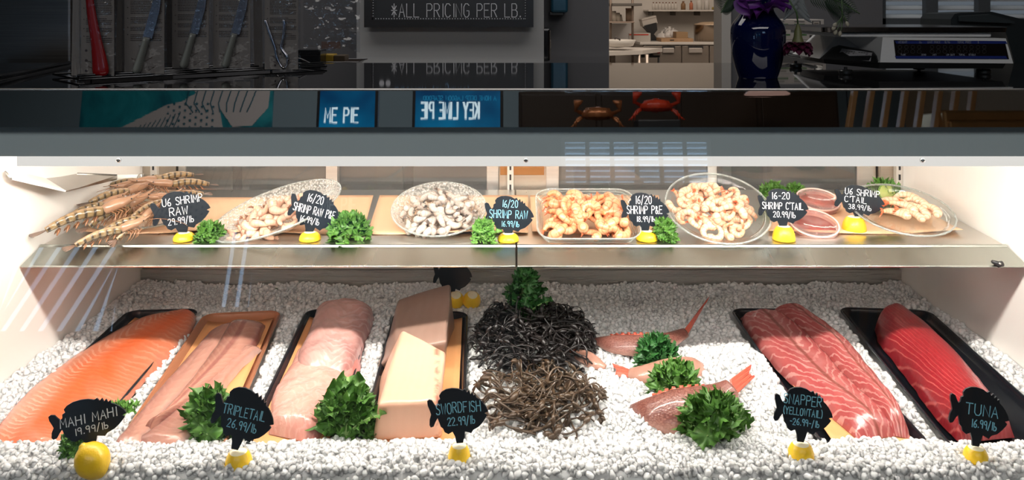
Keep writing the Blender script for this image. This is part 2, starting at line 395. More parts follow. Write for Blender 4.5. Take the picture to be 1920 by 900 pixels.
# column carrying the chalkboard
cx0, cx1 = W(668, 0, 3.5).x, W(1020, 0, 3.5).x
struct(bx('wall_column', cx0, cx1, 3.5, PY, 0, RH, plain('column_paint', (0.30, 0.305, 0.31), 0.7), bev=0.004))
# stainless tall cabinet far left behind the counter
fx1 = W(134, 0, 2.3).x
fr_ = thing('steel_refrigerator', 'tall brushed stainless steel cabinet behind the counter at the far left', 'refrigerator', (fx1-0.45, 2.3, 0))
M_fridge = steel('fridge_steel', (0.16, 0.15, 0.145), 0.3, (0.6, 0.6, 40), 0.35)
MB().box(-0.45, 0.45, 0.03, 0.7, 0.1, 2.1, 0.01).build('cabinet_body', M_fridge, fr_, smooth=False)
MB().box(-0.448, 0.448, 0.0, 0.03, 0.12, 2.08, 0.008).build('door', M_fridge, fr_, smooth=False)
MB().box(-0.4, 0.4, 0.1, 0.6, 0.0, 0.1).build('plinth', M_black, fr_, smooth=False)
# dark back counter under the column
bc = thing('back_counter', 'low dark work counter against the wall behind the display case', 'counter', (-1.0, 3.1, 0))
MB().box(-1.4, 1.3, 0, 0.38, 0.0, 0.84).build('cabinet_body', plain('brown_cabinet', (0.16, 0.10, 0.065), 0.5, nscale=8, namt=.3), bc, smooth=False)
MB().box(-1.42, 1.32, -0.03, 0.39, 0.84, 0.88, 0.004).build('worktop', plain('grey_worktop', (0.2, 0.2, 0.2), 0.3), bc, smooth=False)
for i in range(4): MB().box(-1.36+i*0.66, -0.74+i*0.66, -0.02, 0, 0.06, 0.8, 0.004).build('cabinet_door', plain('beige_door', (0.42, 0.34, 0.26), 0.5), bc, smooth=False)

# ================================================================ display case
XL, XR = -0.924, 0.969
case = thing('display_case', 'long refrigerated seafood display case with black stone top and slanted glass front', 'display case', (0, 1.5, 0))
CL = T(0, -1.5, 0)
def cp(name, mb, mat, smooth=False, parent=None, **k):
    mb.v = [(v[0], v[1]-1.5, v[2]) for v in mb.v]
    return mb.build(name, mat, parent or case, smooth=smooth, **k)
t = NT('polished_black_granite')
vo = t.noise(900, t.obj(), 2); col = t.ramp(vo, [(0.62, (0.006, 0.006, 0.007)), (0.75, (0.03, 0.03, 0.032))])
t.bsdf(col, 0.035, spec=0.6, ior=1.6); M_granite = t.m
GX = 1.55
cp('countertop', MB().box(-GX, GX, 1.222, 1.84, 1.236, 1.26, 0.0015), M_granite)
t = NT('polished_trim_steel'); mp = t.n('ShaderNodeMapping', Vector=t.obj()); mp.inputs['Scale'].default_value = (2, 1, 60)
nz = t.noise(5, mp.outputs[0], 3)
t.bsdf((0.66, 0.65, 0.64), 0.012, 1.0, t.bump(nz, 0.003, 0.001)); M_trim = t.m
tr = MB(); tr.add([(-GX, 1.2115, 1.2035), (GX, 1.2115, 1.2035), (GX, 1.2165, 1.2598), (-GX, 1.2165, 1.2598), (-GX, 1.2225, 1.2035), (GX, 1.2225, 1.2035), (GX, 1.2225, 1.2598), (-GX, 1.2225, 1.2598)],
       [(0, 1, 2, 3), (4, 7, 6, 5), (0, 4, 5, 1), (3, 2, 6, 7), (0, 3, 7, 4), (1, 5, 6, 2)])
cp('front_trim', tr, M_trim)
cp('trim_edge', MB().box(-GX, GX, 1.2115, 1.2235, 1.2585, 1.2615, 0.001), plain('trim_edge_steel', (0.5, 0.48, 0.46), 0.3, 1.0))
# slanted glass pane
def gy(z): return 1.228+(z-1.2)*0.16      # depth of the pane at height z (leans out towards the floor)
gp = MB(); th = 0.006; zt, zb = 1.2035, 0.60
gp.add([(-GX, gy(zb), zb), (GX, gy(zb), zb), (GX, gy(zt), zt), (-GX, gy(zt), zt), (-GX, gy(zb)+th, zb), (GX, gy(zb)+th, zb), (GX, gy(zt)+th, zt), (-GX, gy(zt)+th, zt)],
       [(0, 1, 2, 3), (4, 7, 6, 5), (0, 4, 5, 1), (3, 2, 6, 7), (0, 3, 7, 4), (1, 5, 6, 2)])
pane_m = clearglass('front_glass', (0.985, 0.992, 0.99), refl=0.8, rough=0.004, ior=1.45)
cp('glass_pane', gp, pane_m)
# grey lamp housing right behind the top of the glass
hs = MB(); a0 = gy(1.2035)+0.0065; b0 = gy(1.157)+0.0065
hs.add([(-GX, a0, 1.2035), (GX, a0, 1.2035), (GX, b0, 1.1565), (-GX, b0, 1.1565), (-GX, 1.37, 1.2035), (GX, 1.37, 1.2035), (GX, 1.37, 1.1565), (-GX, 1.37, 1.1565)],
       [(0, 3, 2, 1), (4, 5, 6, 7), (0, 1, 5, 4), (3, 7, 6, 2), (0, 4, 7, 3), (1, 2, 6, 5)])
cp('lamp_housing', hs, plain('housing_blue_grey', (0.44, 0.52, 0.55), 0.4))
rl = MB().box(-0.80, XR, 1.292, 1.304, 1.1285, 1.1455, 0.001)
cp('lamp_rail', rl, emit('lamp_rail_glow', (1.0, 0.96, 0.91), 0.78))  # plain rail made to glow in place of lamp light falling on it
cp('lamp_diffuser', MB().box(-0.80, XR, 1.284, 1.303, 1.1465, 1.1562, 0.001), emit('lamp_diffuser_white', (1.0, 0.95, 0.88), 2.0))
for px in (222, 986, 1730):
    p = W(px, 300.5, 1.290); s = MB(); s.lathe([(0.0001, -0.003), (0.003, -0.0026), (0.0042, 0.0), (0.0042, 0.002)], 14, M=T(*p) @ R(-90, 'X'))
    cp('screw', s, M_chrome, smooth=True)
lt = MB().tube([(-0.79, LAMP_D, LAMP_Z-0.004), (0.96, LAMP_D, LAMP_Z-0.004)], 0.005, 10)
cp('lamp_tube', lt, emit('lamp_tube_white', (1.0, 0.95, 0.88), 5.0), True)
cp('case_roof', MB().box(-GX, GX, 1.37, 2.06, 1.205, 1.236), M_whitep)
# end panels (insulated, white liner inside)
cp('end_panel', MB().box(-GX, XL, gy(0.6)+0.01, 2.06, 0.0, 1.2, 0.0).box(-GX, XL, 1.24, 2.06, 1.2, 1.2355), M_whitep)
cp('end_panel', MB().box(XR, GX, gy(0.6)+0.01, 2.06, 0.0, 1.2, 0.0).box(XR, GX, 1.24, 2.06, 1.2, 1.2355), M_whitep)
# (the front of the end panels follows the sloping glass)
for nm in [o for o in case.children if o.name.startswith('end_panel')]:
    for v in nm.data.vertices:
        if v.co.z > 1.19 and v.co.y+1.5 < 1.3: v.co.y = gy(1.2)+0.012-1.5
cp('base_panel', MB().box(-GX, GX, 1.085, 1.14, 0.0, 0.60, 0.003), M_white)
cp('bed_pan', MB().box(XL, XR, 1.145, 2.0, 0.56, 0.60).box(XL, XR, 1.99, 2.0, 0.60, 0.735), M_steel)
# rear frame and sliding doors
RB = 2.0
def fx(px, D=RB): return W(px, 0, D).x
rf = MB()
rf.box(XL, XR, RB, RB+0.05, 0.60, 0.742, 0.001); rf.box(XL, XR, RB, RB+0.05, 1.15, 1.205)
rf.box(XL, fx(330), RB, RB+0.05, 0.742, 1.15); rf.box(fx(936), fx(1024), RB, RB+0.05, 0.742, 1.15); rf.box(fx(1652), XR, RB, RB+0.05, 0.742, 1.15)
cp('rear_frame', rf, steel('rear_frame_steel', (0.50, 0.44, 0.37), 0.35))
cp('door_track', MB().box(fx(318), fx(938), RB-0.006, RB+0.004, 0.738, 0.750, 0.001).box(fx(1022), fx(1650), RB-0.006, RB+0.004, 0.738, 0.750, 0.001), plain('track_white', (0.85, 0.84, 0.82), 0.3))
M_stile = steel('door_frame_aluminium', (0.66, 0.65, 0.62), 0.35)
M_rearglass = clearglass('rear_door_glass', (0.80, 0.82, 0.84), refl=1.5, rough=0.02, ior=1.6, haze=.10, hcol=(.55, .55, .52))
def rdoor(p0, p1, y, sw0, sw1):
    d = MB(); x0, x1 = fx(p0), fx(p1); z0, z1 = 0.752, 1.148; w0, w1 = (sw0)/F*RB, (sw1)/F*RB
    d.box(x0, x0+w0, y, y+0.014, z0, z1, 0.001); d.box(x1-w1, x1, y, y+0.014, z0, z1, 0.001); d.box(x0+w0, x1-w1, y, y+0.014, z0, z0+0.016, 0.001); d.box(x0+w0, x1-w1, y, y+0.014, z1-0.02, z1, 0.001)
    o = cp('sliding_door', d, M_stile)
    g = MB().box(x0+w0, x1-w1, y+0.005, y+0.009, z0+0.016, z1-0.02)
    cp('door_glass', g, M_rearglass, parent=o)
rdoor(333, 632, RB+0.004, 14, 22); rdoor(620, 935, RB+0.022, 12, 23); rdoor(1024, 1345, RB+0.004, 24, 17); rdoor(1330, 1650, RB+0.022, 12, 36)
def standard(px):
    x = fx(px, 1.985); s = MB().box(x-0.008, x+0.008, 1.983, 1.999, 0.742, 1.15, 0.001)
    o = cp('shelf_standard', s, plain('standard_zinc', (0.72, 0.70, 0.66), 0.35, 0.6))
    k = MB(); z = 0.76
    while z < 1.14: k.box(x-0.0022, x+0.0022, 1.9815, 1.9835, z, z+0.014); z += 0.025
    cp('slot', k, M_black, parent=o)
for px in (288, 957, 1686): standard(px)
cp('rear_panel', MB().box(fx(938), fx(1020), RB-0.006, RB-0.001, 0.97, 1.14, 0.001).box(fx(938), fx(1020), RB-0.008, RB-0.001, 0.985, 0.989), plain('copper_panel', (0.42, 0.22, 0.09), 0.3, 0.8, nscale=3, namt=.4))

# ---------------------------------------------------------------- shelves
def deckz(D): return DECK+(D-1.566)*0.04
def ondeck(px, py):
    D = (ZC-DECK+0.04*1.566)/((py-HOR)/F+0.04); return Vector(((px-960)/F*D, D, deckz(D)))
M_deck = steel('shelf_deck_steel', (0.66, 0.64, 0.60), 0.3, (20, 2, 2), 0.05)
M_lip = steel('shelf_lip_steel', (0.42, 0.435, 0.40), 0.25, (3, .3, .3), 0.15)
def shelf(x0, x1, label, endL, endR):
    s = thing('steel_shelf', label, 'shelf', ((x0+x1)/2, 1.75, DECK)); ox = (x0+x1)/2
    def sb(n, mb, m, **k):
        mb.v = [(v[0]-ox, v[1]-1.75, v[2]-DECK) for v in mb.v]; return mb.build(n, m, s, smooth=False, **k)
    d = MB(); y0, y1 = 1.566, 1.980
    d.add([(x0, y0, deckz(y0)), (x1, y0, deckz(y0)), (x1, y1, deckz(y1)), (x0, y1, deckz(y1)), (x0, y0, deckz(y0)-.006), (x1, y0, deckz(y0)-.006), (x1, y1, deckz(y1)-.006), (x0, y1, deckz(y1)-.006)],
          [(0, 1, 2, 3), (4, 7, 6, 5), (0, 4, 5, 1), (1, 5, 6, 2), (2, 6, 7, 3), (3, 7, 4, 0)])
    sb('deck', d, M_deck)
    l = MB()
    prof = [(1.566, .9185), (1.5655, .9225), (1.5635, .9235), (1.561, .9225), (1.559, .9195), (1.500, .9020), (1.4985, .9005), (1.500, .8985), (1.512, .8985), (1.562, .9135), (1.566, .9125)]
    prof = [(a, b) for a, b in prof]
    l.loft([[Vector((x, a, b)) for a, b in prof] for x in (x0, x1)])
    sb('price_rail', l, M_lip)
    b = MB()
    for x in ([x0+0.03] if endL else [])+([x1-0.03] if endR else []):
        b.add([(x-.0015, 1.53, .905), (x-.0015, 1.978, .93), (x-.0015, 1.978, .83), (x+.0015, 1.53, .905), (x+.0015, 1.978, .93), (x+.0015, 1.978, .83)], [(0, 1, 2), (3, 5, 4), (0, 3, 4, 1), (1, 4, 5, 2), (2, 5, 3, 0)])
        sb('shelf_bracket', b, M_steel)
    return s
XM = W(968.5, 0, 1.5).x
shelf(XL+0.003, XM-0.002, 'left stainless shelf with sloping front rail under the raw shrimp', True, False)
shelf(XM+0.002, XR-0.003, 'right stainless shelf with sloping front rail under the cooked shrimp', False, True)
e = thing('shelf_end_clip', 'small dark plastic clip at the right end of the right shelf front rail', 'clip', W(1872, 493, 1.5))
MB().tube([(-0.012, 0, 0.003), (0, 0, -0.003), (0.008, 0, -0.001)], [0.003, 0.006, 0.005], 10).build('clip_body', M_black, e)
MB().tube([(0.0, -0.006, 0), (0.0, 0.006, 0)], 0.002, 8).build('clip_pin', M_steel, e)
# butcher paper sheets
t = NT('peach_butcher_paper'); nz = t.noise(4, t.obj(), 3); nf = t.noise(300, t.obj(), 3)
t.bsdf(t.mix(nz, (0.78, 0.47, 0.28), (0.86, 0.55, 0.35)), 0.7, 0, t.bump(t.noise(9, t.obj(), 2), 0.25, 0.01)); M_paper = t.m
papers = [('sheet of peach butcher paper under the tiger prawns at the left end', (150, 418, 440), (292, 505, 371)),
          ('sheet of peach butcher paper between the leaf bowl and the shelf seam', (425, 680, 441), (512, 700, 367)),
          ('sheet of peach butcher paper under the round bowl of raw shrimp', (688, 990, 441), (712, 990, 367)),
          ('sheet of peach butcher paper under the rectangular dish', (998, 1245, 441), (994, 1235, 367)),
          ('sheet of peach butcher paper at the right end under the sauce tubs', (1440, 1806, 440), (1450, 1690, 364))]
for i, (lab, (fa, fb, fy), (ba, bb, by)) in enumerate(papers):
    a, b, c, d = ondeck(fa, fy), ondeck(fb, fy), ondeck(ba, by), ondeck(bb, by)
    rnd = random.Random(i); ph = rnd.random()*6
    def pf(u, v, a=a, b=b, c=c, d=d, ph=ph, i=i):
        p = (a*(1-v)+b*v)*(1-u)+(c*(1-v)+d*v)*u
        lift = 0.0012+0.0009*math.sin(7*v+ph)**2*(1-u)+0.004*max(0, (v-0.55))**2*(1-u)**3*3+0.006*(1-u)**8*(math.sin(PI*v+ph)**2)
        return p+Vector((0, 0, lift))
    tag(MB().grid(pf, 14, 22).build('butcher_paper', M_paper, solid=0.0006), lab, 'paper', 'butcher paper sheets on the shelf')
# folded steel wing and pipe at the upper left
wg = thing('steel_drip_guard', 'folded stainless drip guard on the white left wall above the shelf', 'bracket', (XL+0.02, 1.6, 1.03))
A, B_, C_, D_, E_, F_ = W(10, 322, 1.44), W(22, 337, 1.44), W(123, 360, 1.56), W(219, 337, 1.80), W(219, 329, 1.80), W(62, 322, 1.60)
O = Vector((XL+0.02, 1.6, 1.03))
th = Vector((0, 0.002, 0.002))
for nm, q, m in (('guard_plate', [B_, C_, F_, A], M_whitep), ('guard_plate', [C_, D_, E_, F_], steel('guard_steel', (0.42, 0.40, 0.37), 0.18))):
    q = [p-O for p in q]; MB().add([*q, *[p+th for p in q]], [(0, 1, 2, 3), (7, 6, 5, 4), (0, 4, 5, 1), (1, 5, 6, 2), (2, 6, 7, 3), (3, 7, 4, 0)]).build(nm, m, wg, smooth=False)
MB().tube([B_-O, A-O, F_-O+Vector((0, 0, .004))], 0.002, 6).build('guard_edge', M_steel, wg)
pp = thing('white_drain_pipe', 'short white plastic pipe end at the back left corner above the shelf', 'pipe', W(208, 337, 1.86))
MB().tube([(-0.02, 0, 0), (0.066, 0, 0.001)], 0.0115, 20).build('pipe_body', plain('white_pvc', (.85, .84, .8), .3), pp)
MB().tube([(0.066, 0, 0.001), (0.074, 0, 0.001)], 0.013, 20).build('pipe_collar', M_steel, pp)
# ================================================================ chalkboard and column
bd = 3.46
b = thing('chalkboard', 'black framed chalkboard reading ALL PRICING PER LB. on the pale column', 'chalkboard', W(842, -60, bd)); o = W(842, -60, bd)
def L(px, py, D=bd, o=o): return W(px, py, D)-o
fr = MB()
x0, x1 = L(685, 0).x, L(1000, 0).x; z0 = L(0, 51).z; z1 = 0.42; fw = 0.032
for pts in ([(x0, z0), (x1, z0), (x1-fw, z0+fw), (x0+fw, z0+fw)], [(x0, z1), (x0+fw, z1-fw), (x1-fw, z1-fw), (x1, z1)], [(x0, z0), (x0+fw, z0+fw), (x0+fw, z1-fw), (x0, z1)], [(x1, z0), (x1, z1), (x1-fw, z1-fw), (x1-fw, z0+fw)]):
    fr.prism([(p[0], p[1]) for p in pts], -0.02, 0.03, M=R(90, 'X'))
fr.build('board_frame', plain('board_frame_black', (0.008, 0.008, 0.01), 0.3), b, smooth=False)
MB().box(x0+fw*.9, x1-fw*.9, -0.004, 0.02, z0+fw*.9, z1-fw*.9).build('writing_surface', plain('slate', (0.010, 0.012, 0.016), 0.4, nscale=6, namt=.4), b, smooth=False)
M_ch = plain('chalk_line', (0.55, 0.56, 0.60), 0.8); M_chb = plain('blue_chalk_line', (0.16, 0.30, 0.50), 0.8)
rr = random.Random(4)
m = MB(); zb = L(0, 32).z; letters(m, '*ALL PRICING PER LB.', (L(734, 0).x+L(976, 0).x)/2, zb, L(0, 7).z-zb, 0.0032, L(976, 0).x-L(734, 0).x, -0.006)
m.build('chalk_lettering', M_ch, b, smooth=False)
m = MB(); zb = L(0, -21).z; letters(m, 'Catfish (organic)', (L(740, 0).x+L(880, 0).x)/2, zb, 0.055, 0.0034, L(880, 0).x-L(740, 0).x, -0.006, wob=rr)
m.build('blue_lettering', M_chb, b, smooth=False)
m = MB()
for px in (716, 728):
    c = L(px, -12); m.prism([(c.x+0.011*math.cos(k*PI/8), c.z+0.013*math.sin(k*PI/8)) for k in range(16)], 0.004, 0.0055, M=R(90, 'X'))
for k in range(58):
    c = L(700+k*4.95, 35); m.box(c.x-.0018, c.x+.0018, -.006, -.004, c.z-.0018, c.z+.0018)
for k in range(24):
    for px in (700, 985): c = L(px, 35-k*5); m.box(c.x-.0018, c.x+.0018, -.006, -.004, c.z-.0018, c.z+.0018)
m.build('chalk_dots', M_ch, b, smooth=False)

# paper towel dispenser on grey wall
pd = W(1026, 60, 3.92); d = thing('towel_dispenser', 'teal and black paper towel dispenser on the grey wall beside the column', 'dispenser', pd)
MB().box(W(1032, 0, 3.92).x-pd.x, W(1064, 0, 3.92).x-pd.x, -0.05, 0.075, W(0, 24, 3.92).z-pd.z, 0.40, 0.012).build('dispenser_cover', plain('teal_cover', (0.01, 0.06, 0.10), 0.2), d, smooth=False)
MB().box(W(1030, 0, 3.92).x-pd.x, W(1056, 0, 3.92).x-pd.x, -0.04, 0.075, W(0, 27, 3.92).z-pd.z-0.005, W(0, 23, 3.92).z-pd.z, 0.003).build('dispenser_tray', M_black, d, smooth=False)
sd = W(1024, 82, 3.7); s = thing('soap_dispenser', 'black wall soap dispenser on the column side edge', 'dispenser', sd)
MB().box(-0.03, 0.018, -0.05, 0.05, W(0, 114, 3.7).z-sd.z, W(0, 52, 3.7).z-sd.z, 0.012).build('dispenser_body', M_blackgloss, s, smooth=False)
MB().box(-0.012, 0.021, -0.02, 0.02, -0.02, 0.02, 0.003).build('push_pad', M_steel, s, smooth=False)

# ================================================================ scale
M_scw = plain('scale_white', (0.55, 0.56, 0.57), 0.4); M_scb = plain('scale_black', (0.008, 0.009, 0.01), 0.35)
SD0, SD1 = 1.485, 1.80
def S(px, py, D=SD0): return W(px, py, D)
so = Vector((S(1700, 0).x, SD0, 1.26)); sc = thing('deli_scale', 'white electronic deli scale with steel pan and blue display on the black counter', 'scale', so)
def rel(p): return Vector(p)-so
# body: front face outline extruded with a sloped left side
def hexa(pts, name, m, par=sc, bev=0):
    mb = MB().add([rel(p) for p in pts], [(0, 1, 2, 3), (4, 7, 6, 5), (0, 4, 5, 1), (1, 5, 6, 2), (2, 6, 7, 3), (3, 7, 4, 0)])
    return mb.build(name, m, par, smooth=False)
a = [S(1665, 117), S(1900, 119), S(1886, 72), S(1655, 70)]
bk = [Vector((S(1540, 112).x, SD1, S(1540, 112).z)), Vector((S(1905, 112).x, SD1, a[1].z)), Vector((S(1886, 0).x, SD1, a[2].z)), Vector((S(1575, 60).x, SD1, a[3].z))]
# left flank profile runs back: front-left vertical edge to rear-left
fl0, fl1 = S(1650, 117, SD0), S(1655, 70, SD0)
lb0, lb1 = W(1535, 110, 1.62), W(1572, 62, 1.66)
body = MB(); P = [rel(p) for p in (fl0, S(1900, 119), S(1886, 72), fl1, lb0, Vector((S(1900, 0).x, 1.80, fl0.z)), Vector((S(1886, 0).x, 1.80, fl1.z)), lb1, Vector((lb0.x+.01, 1.80, lb0.z)), Vector((lb1.x+.01, 1.80, lb1.z)))]
body.add(P, [(0, 1, 2, 3), (0, 3, 7, 4), (4, 7, 9, 8), (1, 5, 6, 2), (5, 8, 9, 6), (3, 2, 6, 9, 7), (0, 4, 8, 5, 1)])
body.build('scale_body', M_scw, sc, smooth=False)
# black undercarriage
u = MB(); zt = fl0.z-so.z-0.0005; zb = S(0, 133).z-so.z+0.004
ring = lambda z, k: [rel(Vector((fl0.x, SD0+k, so.z+z))), rel(Vector((S(1890, 0).x-k, SD0+k, so.z+z))), rel(Vector((S(1890, 0).x-k, 1.79, so.z+z))), rel(Vector((lb0.x+0.02+k, 1.79, so.z+z))), rel(Vector((lb0.x+.012+k, 1.63+k, so.z+z)))]
u.loft([ring(zb, 0.006), ring(zt, 0.002)]); u.build('undercarriage', M_scb, sc, smooth=False)
# dark arch and rating label on the left flank
def flank(s_, t_, off=0.0008):
    p = fl0+(lb0-fl0)*s_; q = fl1+(lb1-fl1)*s_; r = p+(q-p)*t_; nrm = ((lb0-fl0).cross(fl1-fl0)).normalized()
    if nrm.y > 0: nrm = -nrm
    return rel(r+nrm*off)
ar = [(0.03, -0.0), (0.08, 0.25), (0.16, 0.42), (0.8, 0.55), (0.9, 0.45), (0.98, 0.0)]
v = [flank(s_, t_) for s_, t_ in ar]+[flank(s_, t_, -0.004) for s_, t_ in ar]; n = len(ar)
MB().add(v, [tuple(range(n)), tuple(range(2*n-1, n-1, -1))]+[(i, i+n, (i+1) % n+n, (i+1) % n) for i in range(n)]).build('side_recess', M_scb, sc, smooth=False)
v = [flank(*q, 0.0016) for q in ((0.14, .02), (0.14, .36), (0.7, .44), (0.7, .08))]+[flank(*q, 0.0009) for q in ((0.14, .02), (0.14, .36), (0.7, .44), (0.7, .08))]
lbp = MB().add(v, [(0, 1, 2, 3), (7, 6, 5, 4), (0, 4, 5, 1), (1, 5, 6, 2), (2, 6, 7, 3), (3, 7, 4, 0)]).build('rating_label', plain('label_grey', (0.34, 0.34, 0.36), 0.5), sc, smooth=False)
m = MB()
for r_ in range(4):
    for c_ in range(9):
        if (r_*9+c_) % 7 == 3: continue
        q0, q1 = 0.2+c_*0.045, 0.2+c_*0.045+0.035; tt = 0.14+0.06*r_
        m.add([flank(q0, tt+.02*q0, .0021), flank(q1, tt+.02*q1, .0021), flank(q1, tt+.02*q1+.022, .0021), flank(q0, tt+.02*q0+.022, .0021)], [(0, 1, 2, 3)])
m.build('label_print', plain('print_dark', (0.03, 0.03, 0.03), 0.6), lbp, smooth=False)
# display window
q = [S(1680, 110, SD0-.001), S(1892, 111, SD0-.001), S(1884, 77, SD0-.001), S(1676, 75, SD0-.001)]
q2 = [Vector((p.x, p.y+0.002, p.z)) for p in q]
dp = hexa(q+q2, 'display_panel', plain('display_black', (0.004, 0.004, 0.006), 0.15))
for (ya, yb) in ((105, 110), (77, 82)):
    q = [S(1681, yb, SD0-.0016), S(1889, yb, SD0-.0016), S(1886, ya, SD0-.0016), S(1678, ya, SD0-.0016)]
    hexa(q+[Vector((p.x, p.y+0.0008, p.z)) for p in q], 'display_stripe', plain('stripe_blue', (0.008, 0.02, 0.14), 0.3), dp)
m = MB()
for txt, pa, pb, pz, h in (('WEIGHT', 1683, 1700, 81, 4), ('lb', 1722, 1727, 81, 4), ('UNIT PRICE', 1738, 1762, 81, 4), ('$/lb', 1770, 1780, 81, 4), ('TOTAL PRICE', 1794, 1820, 81, 4), ('$', 1832, 1834, 81, 4), ('TARE', 1688, 1697, 104, 3), ('ZERO', 1726, 1735, 104, 3), ('NET', 1748, 1755, 104, 3), ('LOW BATT', 1773, 1789, 104, 3), ('TOTAL', 1797, 1808, 104, 3), ('STABLE', 1815, 1828, 104, 3)):
    letters(m, txt, rel(S((pa+pb)/2, 0)).x, rel(S(0, pz)).z, h/F*SD0, 0.0005, (pb-pa)/F*SD0, rel(S(0, 0, SD0-.0022)).y)
m.build('display_lettering', plain('print_grey', (0.25, 0.27, 0.32), 0.6), dp, smooth=False)
m = MB()
for px in (1686, 1698, 1710, 1722, 1746, 1758, 1770, 1782, 1796, 1808, 1820, 1832, 1844):
    letters(m, '8', rel(S(px, 0)).x, rel(S(0, 100)).z, 15/F*SD0, 0.0009, 8/F*SD0, rel(S(0, 0, SD0-.0022)).y)
m.build('unlit_digits', plain('digit_ghost', (0.02, 0.018, 0.018), 0.4), dp, smooth=False)
# neck and pan
nk = MB(); nk.box(-0.115, 0.168, 0.018, 0.29, S(0, 70).z-so.z, S(0, 62).z-so.z, 0.002); nk.build('pan_support', M_scw, sc, smooth=False)
pan = MB(); pz = S(0, 60.5).z-so.z
pan.loft([rrect(0.345, 0.30, 0.012, pz+z, 4, 0.022, 0.158) for z in (0,)]+[rrect(0.348, 0.303, 0.013, pz+0.0085, 4, 0.022, 0.158), rrect(0.340, 0.295, 0.010, pz+0.0095, 4, 0.022, 0.158)])
pan.build('weighing_pan', plain('pan_steel', (0.30, 0.27, 0.25), 0.15, 1.0), sc, smooth=False)
for (fx_, fy_) in ((-0.105, 0.02), (0.16, 0.03), (-0.135, 0.20), (0.16, 0.27)):
    MB().lathe([(0.0001, 0.0), (0.011, 0.0), (0.0125, 0.002), (0.0125, 0.007), (0.011, 0.009), (0.003, 0.0095), (0.003, zb+0.002)], 20, M=T(fx_, fy_, 0)).build('foot', M_scb, sc, smooth=True, angle=30)

# black terminal behind the scale
tm = W(1860, 110, 1.74); tt = thing('card_terminal', 'bulky black printer terminal behind the scale at the right edge', 'printer', Vector((tm.x, 1.9, 1.14)))
TX = tm.x
def tp(px, py, D): p = W(px, py, D); return (p.x-TX, p.z-1.14)
mb = MB(); ol = [tp(1783, 48, 1.86), tp(1783, 36, 1.86), tp(1790, 26, 1.86), tp(1800, 24, 1.86), tp(1860, 22, 1.86), tp(1925, 38, 1.86), tp(1990, 60, 1.86), tp(1990, 150, 1.86), tp(1905, 128, 1.86), tp(1884, 54, 1.86)]
mb.prism([(x, z) for x, z in ol], -0.10, 0.04, M=R(90, 'X')); mb.build('terminal_body', plain('terminal_dark', (0.006, 0.011, 0.014), 0.4), tt, smooth=False)
ol = [tp(1805, 30, 1.84), tp(1860, 27, 1.84), tp(1905, 40, 1.84), tp(1905, 44, 1.84), tp(1805, 40, 1.84)]
MB().prism(ol, 0.02, 0.055, M=R(90, 'X')).build('terminal_lid', plain('terminal_grey', (0.012, 0.02, 0.024), 0.5), tt, smooth=False)

# boxes behind the vase
for k, (pyt, pyb, dx) in enumerate(((36, 55, 0), (55, 74.5, 0.006), (74.5, 94, 0.003))):
    D = 2.35; a = W(1452, pyt, D); c = W(1545, pyb, D); g = thing('glove_carton', ['white carton with green print, topmost of three stacked behind the vase', 'white carton with green print, middle of three stacked behind the vase', 'white carton with green print, bottom of three stacked behind the vase'][k], 'box', ((a.x+c.x)/2+dx, D+0.06, c.z), 'cartons stacked behind the vase')
    wv, hv = (c.x-a.x)/2, a.z-c.z
    MB().box(-wv, wv, -0.06, 0.06, 0, hv-0.0006, 0.001).build('carton', plain('carton_white', (0.45, 0.41, 0.38), 0.7), g, smooth=False)
    m = MB().box(-wv*0.88, -wv*0.45, -0.0608, -0.0602, hv*.40, hv*.55).box(-wv*.2, wv*.22, -0.0608, -0.0602, hv*.40, hv*.55)
    m.build('green_print', plain('print_green', (0.05, 0.14, 0.04), 0.6), g, smooth=False)
    m = MB()
    for (xa, xb, za, zb_) in ((-wv*.88, -wv*.6, .74, .80), (-wv*.2, wv*.22, .72, .79), (wv*.33, wv*.42, .2, .45), (wv*.52, wv*.86, .14, .19), (wv*.52, wv*.86, .78, .83), (wv*.52, wv*.56, .14, .83), (wv*.82, wv*.86, .14, .83), (wv*.6, wv*.78, .55, .62)):
        m.box(xa, xb, -0.0608, -0.0602, hv*za, hv*zb_)
    m.build('dark_print', plain('print_dark', (0.03, 0.03, 0.03), 0.6), g, smooth=False)
cbx = W(1500, 94, 2.35)
cs = thing('equipment_stand', 'low grey equipment stand under the cartons behind the counter', 'stand', (cbx.x+0.02, 2.45, 0))
MB().box(-0.14, 0.26, -0.15, 0.2, 0.03, cbx.z-0.001, 0.012).build('stand_body', plain('stand_grey', (0.09, 0.09, 0.092), 0.5), cs, smooth=False)
MB().box(-0.12, 0.24, -0.12, 0.17, 0.0, 0.03).build('plinth', M_black, cs, smooth=False)
cb = MB(); cb.tube([W(1466, 96, 2.0), W(1480, 104, 1.95), W(1500, 107, 1.93), W(1520, 103, 1.93), W(1534, 98, 1.95)], 0.003, 8)
cb.tube([W(1466, 93, 2.02), W(1484, 101, 1.96), W(1502, 105, 1.94), W(1522, 99, 1.94), W(1534, 99, 1.95)], 0.003, 8)
ctr = thing('power_cable', 'black looped cable with white plug behind the vase', 'cable', W(1500, 105, 1.95))
for nm, mb_, mm in (('cable', cb, M_black), ('plug', MB().tube([W(1532, 98, 1.95), W(1541, 99, 1.94)], [0.006, 0.004], 8), M_white)):
    q = W(1500, 105, 1.95); mb_.v = [tuple(Vector(v)-q) for v in mb_.v]; mb_.build(nm, mm, ctr)

